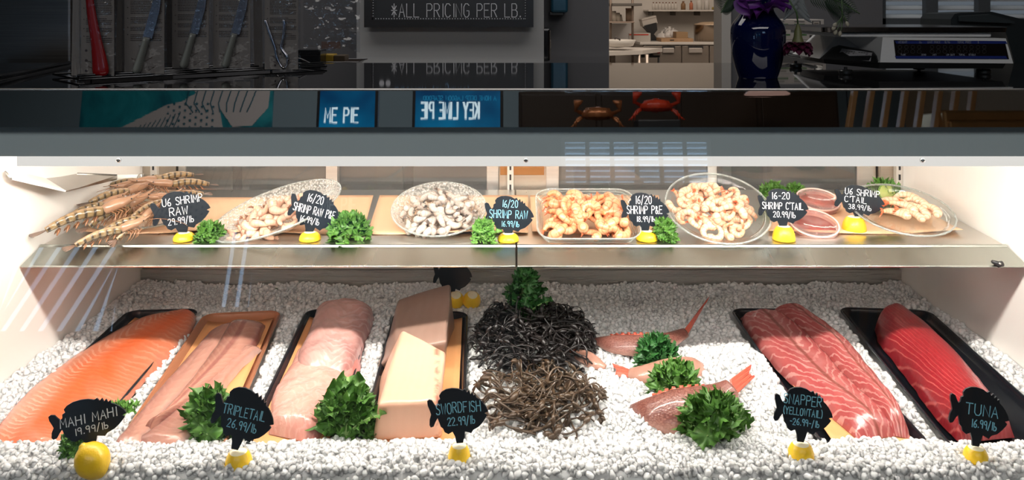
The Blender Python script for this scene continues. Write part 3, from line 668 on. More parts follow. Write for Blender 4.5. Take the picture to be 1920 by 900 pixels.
# ================================================================ vase and flowers
vo = W(1421, 147, 1.43); vo.z = 1.26
vs = thing('glass_vase', 'cobalt blue glass vase of flowers on the black countertop', 'vase', vo)
t = NT('cobalt_glass'); fr_ = t.n('ShaderNodeFresnel', IOR=1.5); tr_ = t.n('ShaderNodeBsdfTransparent', Color=(0.05, 0.08, 0.42)); gl_ = t.n('ShaderNodeBsdfGlossy', Roughness=0.02)
df_ = t.n('ShaderNodeBsdfPrincipled', Base_Color=(0.002, 0.006, 0.06), Roughness=0.05); m1 = t.n('ShaderNodeMixShader', i0=0.55, i1=tr_, i2=df_); m2 = t.n('ShaderNodeMixShader', i0=fr_, i1=m1.outputs[0], i2=gl_)
t.t.links.new(m2.outputs[0], t.out.inputs[0]); M_cobalt = t.m
k = 1.43/F
pr = [(r*k, z*k) for r, z in ((1, 0), (32, 0), (36, 3), (44, 30), (49, 60), (50, 85), (47, 100), (36, 115), (29, 128), (29, 145), (34, 158), (40, 164))]
pr = [tuple(p) for p in cr(pr, 36)]; inner = [(max(r-0.003, 0.0005), z+(0.004 if i < 3 else 0)) for i, (r, z) in enumerate(pr)][::-1]
MB().lathe(pr+inner, 48).build('vase_body', M_cobalt, vs)
def petal(mb, L_, w_, cup, M, nu=8, nv=7):
    def f(u, v):
        s = (v-.5)*2; ww = w_*math.sin(PI*min(1, 0.12+0.88*u)**0.8)**0.7 if u < 1 else 0.0
        return (s*ww*0.5, L_*u, cup*math.sin(PI*u*.8)*1.0+cup*s*s*0.8)
    mb.grid(f, nu, nv, M)
M_purple = plain('purple_petal', (0.11, 0.02, 0.20), 0.45, nscale=40, namt=.3, sss=.1); M_stem = plain('flower_stem', (0.05, 0.10, 0.035), 0.5)
fo = W(1438, 14, 1.40); fl = thing('purple_lisianthus', 'large purple flower drooping over the front of the blue vase', 'flower', fo); mb = MB(); rr = random.Random(3)
for i in range(11):
    petal(mb, rr.uniform(.032, .045), rr.uniform(.026, .036), rr.uniform(.008, .014), T(0, 0, -0.004) @ R(rr.uniform(-10, 10)+i*33, 'Z') @ R(-70+i*9, 'X') @ R(rr.uniform(-20, 20), 'Y'))
mb.build('petals', M_purple, fl); MB().tube([(0, 0, 0), (-0.006, 0.015, 0.03), (-0.012, 0.03, 0.03), (-0.012, 0.03, -0.02)], 0.0018, 6).build('stem', M_stem, fl)
fo = W(1362, 2, 1.38); fl = thing('purple_lisianthus', 'purple petals reaching left of the blue vase at the top edge', 'flower', fo); mb = MB()
for i, (a, l) in enumerate(((95, .05), (70, .045), (110, .04), (40, .035), (140, .035))): petal(mb, l, .026, .006, T(0.02, 0, .005) @ R(a, 'Y') @ R(20*i-40, 'Z') @ R(90, 'X'))
mb.build('petals', M_purple, fl); MB().tube([(0.02, 0, 0.005), (0.04, 0.03, 0.02), (0.05, 0.05, -0.01)], 0.0018, 6).build('stem', M_stem, fl)
# hanging carnation
fo = W(1496, 78, 1.36); fl = thing('hanging_carnation', 'dark magenta carnation hanging upside down right of the vase', 'flower', fo); mb = MB()
for i in range(34):
    a = i*137.5; q = (i/34)**.5
    petal(mb, 0.030*q+.006, .020, .005, R(a, 'Z') @ R(-(78-60*(1-q)*1.0)+15, 'X') @ T(0, .002, 0), 6, 5)
for v_i, v in enumerate(mb.v): mb.v[v_i] = (v[0], v[1], -abs(v[2])*.8-0.0)
mb.build('petals', plain('magenta_petal', (0.07, 0.006, 0.03), 0.5, nscale=60, namt=.4), fl)
MB().lathe([(0.001, 0.030), (0.003, 0.027), (0.006, 0.018), (0.007, 0.008), (0.010, -0.001)], 16).build('calyx', plain('calyx_green', (0.12, 0.13, 0.05), 0.5), fl)
MB().tube([(0, 0, 0.03), (-0.002, 0.0, 0.05), (-0.02, 0.01, 0.085), (-0.05, 0.03, 0.10)], 0.0014, 6).build('stem', M_stem, fl)
# silver leaves, fern and buds
fo = W(1496, 12, 1.38); lf = thing('dusty_miller_leaf', 'pale silvery leaf hanging above the upside-down carnation', 'leaf', fo); mb = MB()
for i in range(7):
    petal(mb, .035, .009, .003, T(0, 0, .03-.006*i) @ R(180, 'X') @ R((-1)**i*(25+4*i), 'Y') @ R(90, 'X') @ R(0, 'Z'), 7, 5)
mb.build('leaf_blade', plain('silver_leaf', (0.17, 0.19, 0.20), 0.7), lf); MB().tube([(0, 0, -0.02), (-0.01, 0.01, 0.03), (-0.03, 0.04, 0.03)], 0.0014, 6).build('stem', M_stem, lf)
for j, (lab, p0, p1) in enumerate((('dark green feathery fern frond arching right above the scale corner', W(1505, -6, 1.42), W(1612, 26, 1.42)), ('feathery fern sprig hanging at the top right of the flowers', W(1545, -10, 1.45), W(1590, 45, 1.45)), ('fern sprig at the left side of the blue vase rim', W(1385, -8, 1.40), W(1352, 24, 1.38)))):
    fo = p0; f_ = thing('fern_frond', lab, 'fern', fo, 'fern sprigs in the vase'); st = []; mb = MB(); n = 26
    for i in range(n+1):
        u = i/n; p = (p1-p0)*u+Vector((0, 0, 0.012*math.sin(PI*u))); st.append(p)
        if i > 2:
            for s in (-1, 1):
                d = (p1-p0).normalized(); nn = Vector((-d.z, 0, d.x)); l = .022*math.sin(PI*min(1, u*.9+.12))
                mb.tube([p, p+(nn*s+d*.8)*l*.6, p+(nn*s*.9+d*1.1+Vector((0, .2, -.15)))*l], [.0007, .0009, .0002], 4)
    mb.build('needles', plain('fern_green', (0.025, 0.05, 0.03), 0.6), f_); MB().tube(st, .0010, 6).build('stem', M_stem, f_)
fo = W(1578, 20, 1.40); bu = thing('white_bud_sprig', 'sprig of small cream flower buds hanging beside the scale', 'flower', fo); mb = MB(); sm = MB()
for (px, py, ex, ey) in ((1580, 30, 1566, 46), (1578, 35, 1564, 52), (1577, 38, 1567, 60), (1582, 30, 1588, 44), (1579, 42, 1575, 62)):
    a, b_ = W(px, py, 1.40)-fo, W(ex, ey, 1.39)-fo; sm.tube([a, (a+b_)/2+Vector((.001, 0, 0)), b_], .0008, 5); d = (b_-a).normalized(); mb.tube([b_-d*.004, b_, b_+d*.004, b_+d*.0065], [.0012, .0034, .003, .0006], 8)
sm.tube([(0, 0, .03), (0.001, 0, 0), W(1579, 45, 1.40)-fo], .0012, 6)
mb.build('buds', plain('bud_cream', (0.30, 0.28, 0.22), 0.5), bu); sm.build('stem', M_stem, bu)
# ================================================================ wire rack with bagged tools
M_wire = plain('rack_wire', (0.10, 0.10, 0.105), 0.2, 1.0)
ra, rb = W(150, 155, 1.335), W(612, 128, 1.66); ra.z = rb.z = 1.264
rd = (rb-ra).normalized(); rn = Vector((-rd.y, rd.x, 0))     # rn points away from the camera
ro = ra.copy(); rk = thing('wire_display_rack', 'chrome wire display rack holding the bagged seafood tools on the black counter', 'rack', ro)
Lr = (rb-ra).length
def rp(u, d, z): return rd*(u*Lr)+rn*d+Vector((0, 0, z))
base = MB()
for k in (0, .012, .024): base.tube([rp(0, 0.0+k*.6, 0.001+k*.25), rp(1, 0.0+k*.6, 0.001+k*.25)], 0.002, 8)
base.tube([rp(1, 0, 0.001), rp(1, .16, 0.001), rp(0, .16, .001), rp(0, 0, 0.001)], 0.002, 8)
base.tube([rp(.97, .02, 0.001), rp(.93, .05, 0.016), rp(.86, .05, .016)], .0018, 8)
base.build('base_frame', M_wire, rk)
up = MB()
for u in (0.12, 0.88): up.tube([rp(u, .13, 0.001), rp(u, .13, .26)], 0.0025, 8)
up.tube([rp(0.02, .13, .25), rp(.98, .13, .25)], .002, 8)
up.build('upright_frame', M_wire, rk)
M_card = NT('instruction_card'); t = M_card
tc = t.obj(); t.bsdf(t.mix(t.noise(20, tc, 2), (0.155, 0.145, 0.14), (0.175, 0.165, 0.155)), 0.6); M_card = t.m
M_cardp = plain('card_print', (0.035, 0.03, 0.035), 0.7); M_bag = clearglass('clear_poly_bag', (0.93, 0.93, 0.94), refl=1.3, bumph=0.9, bscale=45, rough=0.06, ior=1.45)
M_hand = plain('hand_drawing_ink', (0.07, 0.05, 0.045), 0.7)
def line_rows(mb, x0, x1, z0, z1, n, rnd, y):
    dz = (z1-z0)/n
    for i in range(n):
        x = x0; xe = x1-(0.3*(x1-x0)*rnd.random() if i % 4 == 3 else 0.02*(x1-x0)*rnd.random())
        while x < xe-.001:
            wd = rnd.uniform(.0016, .0048); mb.box(x, min(x+wd, xe), y-.0003, y, z0+i*dz, z0+i*dz+.0011); x += wd+.0008
def packet(px0, px1, pyb, u_d, label, tool, col=None, seed=0, lean=0, par_off=0.0):
    D = u_d; a = W(px0, pyb, D); c = W(px1, pyb, D); wd = (c.x-a.x)
    org = Vector(((a.x+c.x)/2, D, a.z)); p = thing('tool_packet', label, 'packet', org, 'bagged seafood tools on the rack')
    rnd = random.Random(seed); M0 = R(lean, 'Y'); H = 0.262-(org.z-1.264)+0.0
    MB().box(-wd*.44, wd*.44, 0.0, 0.0012, 0.004, H*.92, 0, M=M0).build('card', M_card, p, smooth=False)
    k = wd
    bg = MB()
    def bf(s):
        def f(u, v):
            x = (v-.5)*wd; b = max(0, 1-(2*abs(v-.5))**3)*min(1, u*5)*(.012 if tool else .003)
            return (x, -s*b+0.0006+.0012*math.sin(23*v+7*u)*(1 if s > 0 else 0), u*H)
        return f
    bg.grid(bf(1), 16, 14, M0); bg.grid(bf(-.15), 2, 14, M0); bg.build('bag', M_bag, p)
    if tool:
        y = -0.0006; m = MB()
        line_rows(m, -wd*.30, wd*.40, .062, .075, 4, rnd, y); line_rows(m, -wd*.30, wd*.40, .080, .088, 3, rnd, y); line_rows(m, -wd*.30, wd*.40, .093, .105, 4, rnd, y); line_rows(m, -wd*.30, wd*.40, .110, .17, 20, rnd, y)
        for z in (.072, .085, .101, .12): m.box(-wd*.37, -wd*.35, y-.0003, y, z, z+.0015)
        for v in [(-wd*.02, .033), (-wd*.16, .012)] if tool != 'red' else [(-wd*.30, .048), (-wd*.30, .031), (-wd*.30, .013)]:
            m.prism([(v[0]+.0022*math.cos(i*PI/6), v[1]+.0022*math.sin(i*PI/6)) for i in range(12)], .0006, .0009, M=R(90, 'X'))
        for i in range(len(m.v)): m.v[i] = tuple(M0 @ Vector(m.v[i]))
        m.build('card_print', M_cardp, p, smooth=False)
        m = MB()      # line drawings of hands
        for (cx_, cz_, s_) in ((-.12, .05, 1), (.12, .05, -1), (-.28, .028, 1), (.18, .03, -1), (-.25, .018, 1), (.25, .014, -1)):
            for j in range(4):
                pts = [Vector((wd*cx_+s_*(i*.0026), 0, cz_+.0016*math.sin(i*1.1+j)+.0012*j-.0006*i)) for i in range(6)]
                m.tube([q+Vector((0, y, 0)) for q in pts], .00022, 4, M=M0)
        m.build('hand_drawings', M_hand, p)
    if tool == 'red':
        m = MB(); pts = cr([(-.012, 0, .155), (-.006, 0, .11), (.001, 0, .07), (.007, 0, .035), (.0095, 0, .012), (.0095, 0, .005)], 20); rr_ = [v[0] for v in cr([(.006,), (.008,), (.0095,), (.0125,), (.0140,), (.008,)], 20)]
        m.tube([Vector((q[0], -.008, q[2])) for q in pts], rr_, 16, flat=.45, M=M0); m.build('red_tool_handle', plain('red_plastic', (0.20, 0.006, 0.008), 0.2, coat=.4), p)
        MB().tube([Vector((.0085, -.0126, .009)), Vector((.0085, -.0132, .009))], .0022, 12).build('hanging_hole', M_black, p)
    if tool == 'knife':
        m = MB(); pts = cr([(-.012, 0, .006), (-.009, 0, .012), (-.002, 0, .035), (.008, 0, .068)], 16); rr_ = [v[0] for v in cr([(.008,), (.0125,), (.0105,), (.0095,)], 16)]
        m.tube([Vector((q[0], -.007, q[2])) for q in pts], rr_, 16, flat=.55, M=M0); m.build('knife_handle', plain('translucent_white_handle', (0.20, 0.215, 0.20), 0.25, coat=.3), p)
        m = MB(); m.prism([(.000, .066), (.017, .066), (.030, .115), (.036, .16), (.026, .16)], .006, .0075, M=M0 @ R(90, 'X')); m.build('knife_blade', plain('blade_steel', (0.22, 0.21, 0.24), 0.25, 1.0), p, smooth=False)
    if tool == 'cracker':
        m = MB()
        for s in (-1, 1):
            q = cr([(.006, .006), (.006+s*.006, .012), (.003+s*.010, .028), (-.004+s*.006, .045), (-.006+s*.011, .065), (-.009+s*.016, .088), (-.012+s*.017, .10)], 24)
            m.tube([Vector((a_[0], -.006-.001*s, a_[1])) for a_ in q], [.0016+.0009*math.sin(PI*i/23) for i in range(24)], 8, M=M0)
            m.tube([Vector((a_[0]+s*.0022, -.006-.001*s, a_[1])) for a_ in q[6:]], .0012, 8, M=M0)
        m.build('cracker_arms', plain('cracker_chrome', (0.5, 0.5, 0.56), 0.15, 1.0), p); MB().tube([Vector((.006, -.010, .008)), Vector((.006, -.004, .008))], .0028, 12).build('rivet', M_chrome, p)
    return p
packet(132, 160, 146, 1.40, 'bagged instruction card mostly hidden at the left end of the rack', None, seed=1, lean=1)
packet(148, 218, 147, 1.375, 'clear packet holding a red plastic tool, leftmost large packet on the rack', 'red', seed=2, lean=0)
packet(212, 236, 138, 1.435, 'narrow edge of a bagged card between the red tool and the first white-handled knife', None, seed=3, lean=3)
packet(228, 313, 142, 1.415, 'clear packet with a white-handled knife, next to the red tool packet', 'knife', seed=4)
packet(318, 396, 132, 1.475, 'clear packet with a white-handled knife, middle of the three knife packets', 'knife', seed=5)
packet(395, 474, 131, 1.50, 'clear packet with a white-handled knife, rightmost of the three knife packets', 'knife', seed=6)
packet(476, 494, 131, 1.57, 'narrow bagged card edge left of the metal cracker packet', None, seed=8, lean=-1)
packet(492, 563, 134, 1.535, 'clear packet holding a chrome shellfish cracker', 'cracker', seed=7)
g = W(622, 93, 1.60); p = thing('empty_clear_bag', 'large crumpled clear plastic bag hanging at the right end of the rack', 'bag', g)
mb = MB(); ww = (672-566)/F*1.60
for s in (1, -1):
    mb.grid(lambda u, v, s=s: ((v-.5)*ww, s*(-.006*(1-(2*abs(v-.5))**2)-.002*math.sin(19*v+9*u)-.0015*math.sin(31*u)), .20*u+(.006*math.sin(11*v) if u == 0 else 0)), 20, 18)
mb.build('bag_film', M_bag, p); MB().box(-.02, .018, -.002, -.001, .002, .016).build('bag_label', plain('bag_label_brown', (0.10, 0.055, 0.04), .6), p, smooth=False)
# black steel strip / tray lying left on the counter
q = W(60, 135, 1.5); q.z = 1.26; s = thing('counter_edge_rail', 'black metal rail crossing the counter at the far left', 'rail', q)
MB().tube([W(-40, 150, 1.30)-q, W(0, 143, 1.36)-q, W(130, 118, 1.75)-q], .004, 8).build('rail_bar', M_blackgloss, s); MB().tube([W(-40, 158, 1.30)-q, W(0, 152, 1.36)-q, W(130, 124, 1.73)-q], .0035, 8).build('lower_bar', M_wire, s)
# clutter right of the rack: yellow cased item and steel bowl
q = W(612, 112, 2.0); s = thing('yellow_utensil_box', 'small yellow and brown box behind the rack beside the column', 'box', q)
MB().box(-.02, .022, -.02, .03, -.004, .014, .003).build('box_body', plain('yellow_plastic', (0.32, 0.20, 0.01), .4), s, smooth=False); MB().box(.022, .05, -.02, .03, -.004, .012, .002).build('box_end', plain('brown_plastic', (0.06, 0.04, 0.02), .4), s, smooth=False)
q = W(630, 124, 2.0); s = thing('steel_prep_tray', 'dark steel tray under the yellow box beside the column', 'tray', q)
tr_ = MB(); tr_.loft([rrect(.10, .10, .01, 0.0), rrect(.13, .13, .015, .014), rrect(.125, .125, .013, .014), rrect(.098, .098, .009, .002)]); tr_.build('tray_body', plain('tray_dark_steel', (0.15, 0.12, 0.11), .25, 1.0), s)
MB().tube([(-.066, -.066, .014), (.066, -.066, .014), (.066, .066, .014), (-.066, .066, .014), (-.066, -.066, .014)], .0016, 6).build('tray_rim', M_wire, s)
q = W(575, 108, 1.95); s = thing('black_cash_box', 'small black box behind the cracker packet', 'box', q)
MB().box(-.03, .04, -.03, .04, -.018, .02, .004).build('box_body', M_blackgloss, s, smooth=False); MB().box(-.03, .04, -.031, -.029, .006, .008).build('box_seam', M_wire, s, smooth=False)

# ================================================================ kitchen
for o_ in list(bpy.data.objects):
    if o_.name.startswith('wall_kitchen'): bpy.data.objects.remove(o_, do_unlink=True)
KY = 10.1
struct(bx('wall_kitchen', -1.0, 5.2, KY, KY+0.1, 0, RH, M_kwall)); struct(bx('wall_kitchen_right', 3.2, 3.3, PY+0.12, KY, 0, RH, M_kwall)); struct(bx('wall_kitchen_left', 0.1, 0.2, PY+0.12, KY, 0, RH, M_kwall))
struct(bx('floor', -1.0, 5.2, RY1, KY, -0.1, 0, M_floor)); struct(bx('ceiling', -1.0, 5.2, RY1, KY, RH, RH+.1, M_kwall))
M_kst = plain('kitchen_steel', (0.34, 0.29, 0.25), 0.35, 0.7, nscale=3, namt=.25)
def K(px, py, D): return W(px, py, D)
def kthing(name, label, cat, px, py, D, group=None): q = K(px, py, D); return thing(name, label, cat, q, group), q
def kbox(parent, q, nm, p0, p1, t0, t1, D0, D1, mat, bev=.004):
    a = K(p0, t1, D0)-q; b_ = K(p1, t0, D0)-q
    return MB().box(a.x, b_.x, D0-q.y, D1-q.y, a.z, b_.z, bev).build(nm, mat, parent, smooth=False)
s, q = kthing('prep_refrigerator', 'long steel prep refrigerator with recessed door handles in the kitchen', 'refrigerator', 1290, 120, 9.2); 
D_ = 9.2
kbox(s, q, 'cabinet_body', 1205, 1375, 84, 170, D_, 9.98, M_kst); kbox(s, q, 'worktop', 1200, 1378, 79, 84, D_-.05, 9.98, plain('worktop_light', (.6, .56, .52), .3))
for a, b_ in ((1206, 1277), (1279, 1329), (1331, 1374)): 
    dd = kbox(s, q, 'door', a, b_, 86, 168, D_-.03, D_, M_kst, .006)
for a, b_ in ((1243, 1264), (1292, 1317), (1343, 1366)):
    kbox(s, q, 'handle_recess', a-1.5, b_+1.5, 86.5, 92, D_-.035, D_-.03, M_black, 0); kbox(s, q, 'door_handle', a, b_, 90, 99, D_-.06, D_-.035, plain('handle_light', (.55, .5, .46), .3, .5))
s, q = kthing('sink_table', 'white topped sink table at the left of the kitchen', 'table', 1190, 90, 8.3)
tp_ = MB(); v = [K(1120, 96, 7.7), K(1205, 92, 8.0), K(1242, 87, 8.5), K(1130, 84, 8.9)]; v = [p-q for p in v]; zt_ = v[0].z
tp_.add([(p.x, p.y, -.01) for p in v]+[(p.x, p.y, -.05) for p in v], [(0, 1, 2, 3), (7, 6, 5, 4), (0, 4, 5, 1), (1, 5, 6, 2), (2, 6, 7, 3), (3, 7, 4, 0)]); tp_.build('table_top', plain('table_white', (.62, .58, .54), .3), s, smooth=False)
for px in (1150, 1198, 1213): 
    a = K(px, 92, 8.0)-q; MB().tube([(a.x, a.y, -.05), (a.x, a.y, -q.z+0.0)], .02, 10).build('leg', M_kst, s)
MB().tube([K(1162, 86, 8.2)-q, K(1162, 74, 8.2)-q, K(1154, 70, 8.2)-q, K(1153, 74, 8.2)-q], .010, 8).build('faucet', plain('dark_faucet', (.06, .05, .05), .3, .5), s)
MB().lathe([(.02, -.03), (.16, -.01), (.19, .05), (.185, .05), (.15, .0), (.02, -.02)], 24, M=T(*(K(1157, 84, 8.1)-q))).build('basin', plain('basin_white', (.6, .57, .53), .3), s)
s, q = kthing('undercounter_machine', 'black and steel machine with a red switch under the sink table', 'machine', 1215, 100, 8.6)
kbox(s, q, 'machine_body', 1198, 1238, 92, 108, 8.6, 9.0, M_black, .01); kbox(s, q, 'steel_panel', 1225, 1240, 91, 104, 8.55, 8.62, M_kst); kbox(s, q, 'red_switch', 1233, 1238, 96, 100, 8.5, 8.56, plain('red_switch', (.4, .02, .02), .4))
for px in (1200, 1212, 1235): 
    a = K(px, 108, 8.7)-q; MB().tube([(a.x, a.y, a.z), (a.x, a.y, -q.z)], .012, 8).build('leg', M_black, s)
s, q = kthing('wall_shelf', 'white wall shelf on brackets holding bottles in the kitchen', 'shelf', 1290, 21, 9.9)
kbox(s, q, 'shelf_board', 1216, 1372, 18.5, 21.5, 9.7, 10.09, plain('board_white', (.55, .51, .47), .5))
for px in (1224, 1266, 1312, 1360): kbox(s, q, 'shelf_bracket', px-1, px+1, 21.5, 29, 9.8, 10.09, plain('bracket_dark', (.08, .07, .06), .5), 0)
def bottle(px, py0, py1, r, D, col, lab, cat='bottle', name='bottle', group='bottles on the kitchen shelf'):
    q = K(px, py1, D); h = (py1-py0)/F*D; r = r/F*D; o_ = thing(name, lab, cat, q, group)
    MB().lathe([(.001, 0), (r, 0), (r, h*.62), (r*.9, h*.7), (r*.45, h*.8), (r*.42, h*.88), (.001, h*.88)], 16).build('bottle_body', plain('bottle_%02d%02d%02d' % tuple(int(c*50) for c in col), col, .35), o_); MB().lathe([(.001, h*.86), (r*.5, h*.86), (r*.5, h), (.001, h)], 12).build('cap', plain('cap_brown', (.2, .1, .06), .4), o_)
for i in range(8): bottle(1225+i*6, 4, 18.4, 2.6, 9.85, (.62, .58, .54), 'white squeeze bottle standing in the row at the left of the kitchen shelf', group='white squeeze bottles on the kitchen shelf')
bottle(1281, 2, 18.4, 4.5, 9.85, (.25, .14, .07), 'brown bottle on the kitchen shelf beside the white squeeze bottles')
bottle(1296, 1, 18.4, 3.5, 9.85, (.5, .18, .1), 'reddish bottle on the kitchen shelf')
bottle(1311, -6, 18.4, 5, 9.85, (.63, .6, .56), 'tall white jug on the kitchen shelf, left of the pair'); bottle(1325, -6, 18.4, 5, 9.85, (.6, .57, .54), 'tall white jug on the kitchen shelf, right of the pair')
s, q = kthing('yellow_packet', 'yellow packet lying at the right end of the kitchen shelf', 'packet', 1347, 16, 9.85); kbox(s, q, 'packet_body', 1340, 1355, 13, 18.3, 9.8, 9.95, plain('yellow_packet', (.45, .33, .02), .5), .01); kbox(s, q, 'packet_band', 1345, 1349, 13, 18.3, 9.79, 9.8, M_black, 0)
s, q = kthing('wire_shelving', 'steel post shelving at the left side of the kitchen opening', 'shelving', 1180, 42, 9.0)
for px in (1145, 1186): 
    a = K(px, 42, 9.0)-q; MB().tube([(a.x, a.y, .5), (a.x, a.y, -.45)], .014, 10).build('post', plain('post_brown', (.2, .15, .12), .4, .4), s)
kbox(s, q, 'shelf_board', 1132, 1190, 40.5, 43, 8.9, 9.4, plain('shelf_bronze', (.28, .21, .17), .4, .3)); kbox(s, q, 'shelf_board', 1148, 1204, 6, 11, 8.9, 9.5, plain('shelf_dark', (.10, .09, .08), .5)); kbox(s, q, 'back_board', 1145, 1184, 44, 76, 9.41, 9.44, plain('board_pale', (.58, .56, .55), .5))  # upper board is darker than the lower one
s, q = kthing('paper_cup_stack', 'pale stack of paper cups on the kitchen shelving', 'cups', 1155, 40, 9.1)
for i, px in enumerate((1150, 1158, 1162)): 
    a = K(px, 40.4, 9.1)-q; MB().lathe([(.001, 0), (.045, 0), (.03, .12-.02*i), (.001, .12-.02*i)], 14, M=T(a.x, .03*i, a.z)).build('cup', plain('cup_cream', (.5, .45, .38), .6), s)
s, q = kthing('brown_canister', 'brown cylindrical canister on the kitchen shelving', 'canister', 1179, 40, 9.1); MB().lathe([(.001, -.003), (.036, -.003), (.036, .135), (.001, .135)], 16).build('canister_body', plain('canister_brown', (.24, .17, .12), .5), s); MB().lathe([(.001, .135), (.038, .135), (.038, .15), (.001, .15)], 16).build('lid', plain('cap_brown', (.2, .1, .06), .4), s)
s, q = kthing('tilted_carton', 'white carton tipped over on a black appliance in the kitchen', 'box', 1216, 39, 9.7); MB().box(-.095, .085, -.1, .1, -.05, .045, .004, M=R(-14, 'Y')).build('carton', plain('carton_pale', (.5, .46, .42), .6), s, smooth=False); MB().box(-.096, .086, -.102, .102, .02, .03, 0, M=R(-14, 'Y')).build('carton_flap', plain('carton_dark', (.3, .26, .23), .6), s, smooth=False)  # darker band round the tipped carton
s, q = kthing('black_appliance', 'black appliance standing under the tipped carton', 'appliance', 1220, 62, 9.7); MB().prism([(-.10, .09), (-.07, .10), (.05, .13), (.06, .04), (.02, -.01), (.08, -.10), (-.03, -.11), (-.02, .0)], -.12, .12, M=R(90, 'X')).build('appliance_body', M_black, s, smooth=False); MB().box(-.03, .09, -.15, .1, -.112, -.085, .004).build('appliance_base', M_black, s, smooth=False)
s, q = kthing('striped_carton', 'white carton with a red stripe behind the sink table', 'box', 1199, 74, 9.5); kbox(s, q, 'carton', 1179, 1220, 62, 78.5, 9.4, 9.7, plain('carton_pale', (.5, .46, .42), .6)); kbox(s, q, 'red_stripe', 1180, 1216, 64, 66, 9.395, 9.4, plain('stripe_red', (.5, .04, .02), .5), 0)
s, q = kthing('white_plastic_bags', 'heap of white plastic bags on the prep refrigerator', 'bags', 1249, 69, 9.62); rnd = random.Random(9)
for i in range(7):
    c_ = (rnd.uniform(-.08, .10), rnd.uniform(-.04, .1), rnd.uniform(-.02, .07)); mb = MB().lathe([(.002, -.05), (.05, -.04), (.07, 0), (.045, .045), (.012, .06), (.02, .08)], 14, M=T(*c_), wob=lambda a, u, i=i: 1+.18*math.sin(3*a+i)+.1*math.sin(7*a+9*u)); mb.build('bag', plain('bag_white', (.58, .55, .53), .4), s)
s, q = kthing('wooden_crate', 'low brown wooden crate of small boxes on the prep refrigerator', 'crate', 1268, 76, 9.35); kbox(s, q, 'crate_body', 1240, 1300, 72, 78.8, 9.25, 9.6, plain('crate_wood', (.36, .22, .12), .6, nscale=20, namt=.3)); kbox(s, q, 'brown_box', 1268, 1290, 60, 72, 9.3, 9.5, plain('kraft_brown', (.3, .19, .10), .7)); kbox(s, q, 'crate_slot', 1256, 1264, 74.5, 76, 9.245, 9.25, M_black, 0)
s, q = kthing('stock_pot', 'wide stainless stock pot with bread on top on the prep refrigerator', 'pot', 1332, 77, 9.45); a = 31/F*9.45; h = 30/F*9.45
MB().lathe([(.001, 0), (a*.96, 0), (a, h), (a*1.03, h+.006), (a*.97, h+.004), (a*.94, .01), (.001, .01)], 32).build('pot_body', plain('pot_steel', (.42, .34, .27), .25, 1.0, nscale=4, namt=.2), s); MB().lathe([(.001, h+.04), (a*.5, h+.035), (a*.9, h+.012), (a*.93, h)], 24, wob=lambda a_, u: 1+.05*math.sin(5*a_)).build('pot_contents', plain('pot_tan', (.42, .3, .2), .6), s)

# small cream cylinder items on counters: papers
# ================================================================ shop front things seen in the polished trim
TN = Vector((0, -0.9961, 0.0884))
def refl(px, py, Y):
    d = Vector(((px-960)/F, 1, -(py-HOR)/F)); p0 = Vector((0, 1.214, 1.2317)); o_ = Vector((0, 0, ZC))
    tt = (p0-o_).dot(TN)/d.dot(TN); p = o_+d*tt; r = d-2*d.dot(TN)*TN; return p+r*((Y-p.y)/r.y)
MY = -3.0
a, c = refl(148, 236, MY), refl(512, 168, MY)   # mirror flips nothing left-right for a plane facing the eye
pt = thing('teal_fish_painting', 'teal painting with a large pale spotted fish standing behind the viewer', 'painting', Vector(((a.x+c.x)/2, MY, (a.z+c.z)/2)))
hw = (c.x-a.x)/2; hh = abs(c.z-a.z)/2+0.10
t = NT('teal_painted_canvas'); nz = t.noise(3, t.obj(), 5, dist=1.5); t.bsdf(t.ramp(nz, [(0.3, (0.0, 0.09, 0.14)), (0.6, (0.01, 0.28, 0.34)), (.8, (.05, .4, .45))]), .6)
MB().box(-hw, hw, -.03, 0, -hh, hh, .003).build('canvas', t.m, pt, smooth=False)
fb = MB(); ol = [(-.55*hw, -.13), (-.1*hw, .02), (.05*hw, .04), (.2*hw, .10), (.05*hw, hh*.95), (.98*hw, hh*.95), (.96*hw, .0), (.8*hw, -.12), (.6*hw, -.13), (.45*hw, .0), (.5*hw, -.14), (.3*hw, -hh*.95), (-.75*hw, -hh*.95)]
fb.prism(ol, -.004, -.001, M=R(90, 'X')); fb.build('painted_fish', plain('painted_white', (.55, .52, .52), .7), pt, smooth=False)
st = MB(); rnd = random.Random(5)
for i in range(9):
    for j in range(4):
        x, z = -.08*hw+i*.065*hw*.9, -.13+j*.045+(i % 2)*.02; r_ = .012
        st.prism([(x+(r_ if k % 2 == 0 else r_*.45)*math.sin(k*PI/5), z+(r_ if k % 2 == 0 else r_*.45)*math.cos(k*PI/5)) for k in range(10)], -.006, -.0045, M=R(90, 'X'))
for i in range(9): st.tube([(.15*hw+i*.09*hw, .0055, hh*.9), (.1*hw+i*.085*hw, .0055, .03), (.18*hw+i*.07*hw, .0055, -.03)], .004, 4)
for i in range(12): st.tube([(-.6*hw+i*.05*hw, .0055, -hh*.9), (-.5*hw+i*.05*hw, .0055, -.15+i*.011)], .003, 4)
st.build('painted_spots', plain('painted_teal_dark', (.01, .12, .18), .7), pt, smooth=False)
for i in range(len(pt.children)): pass
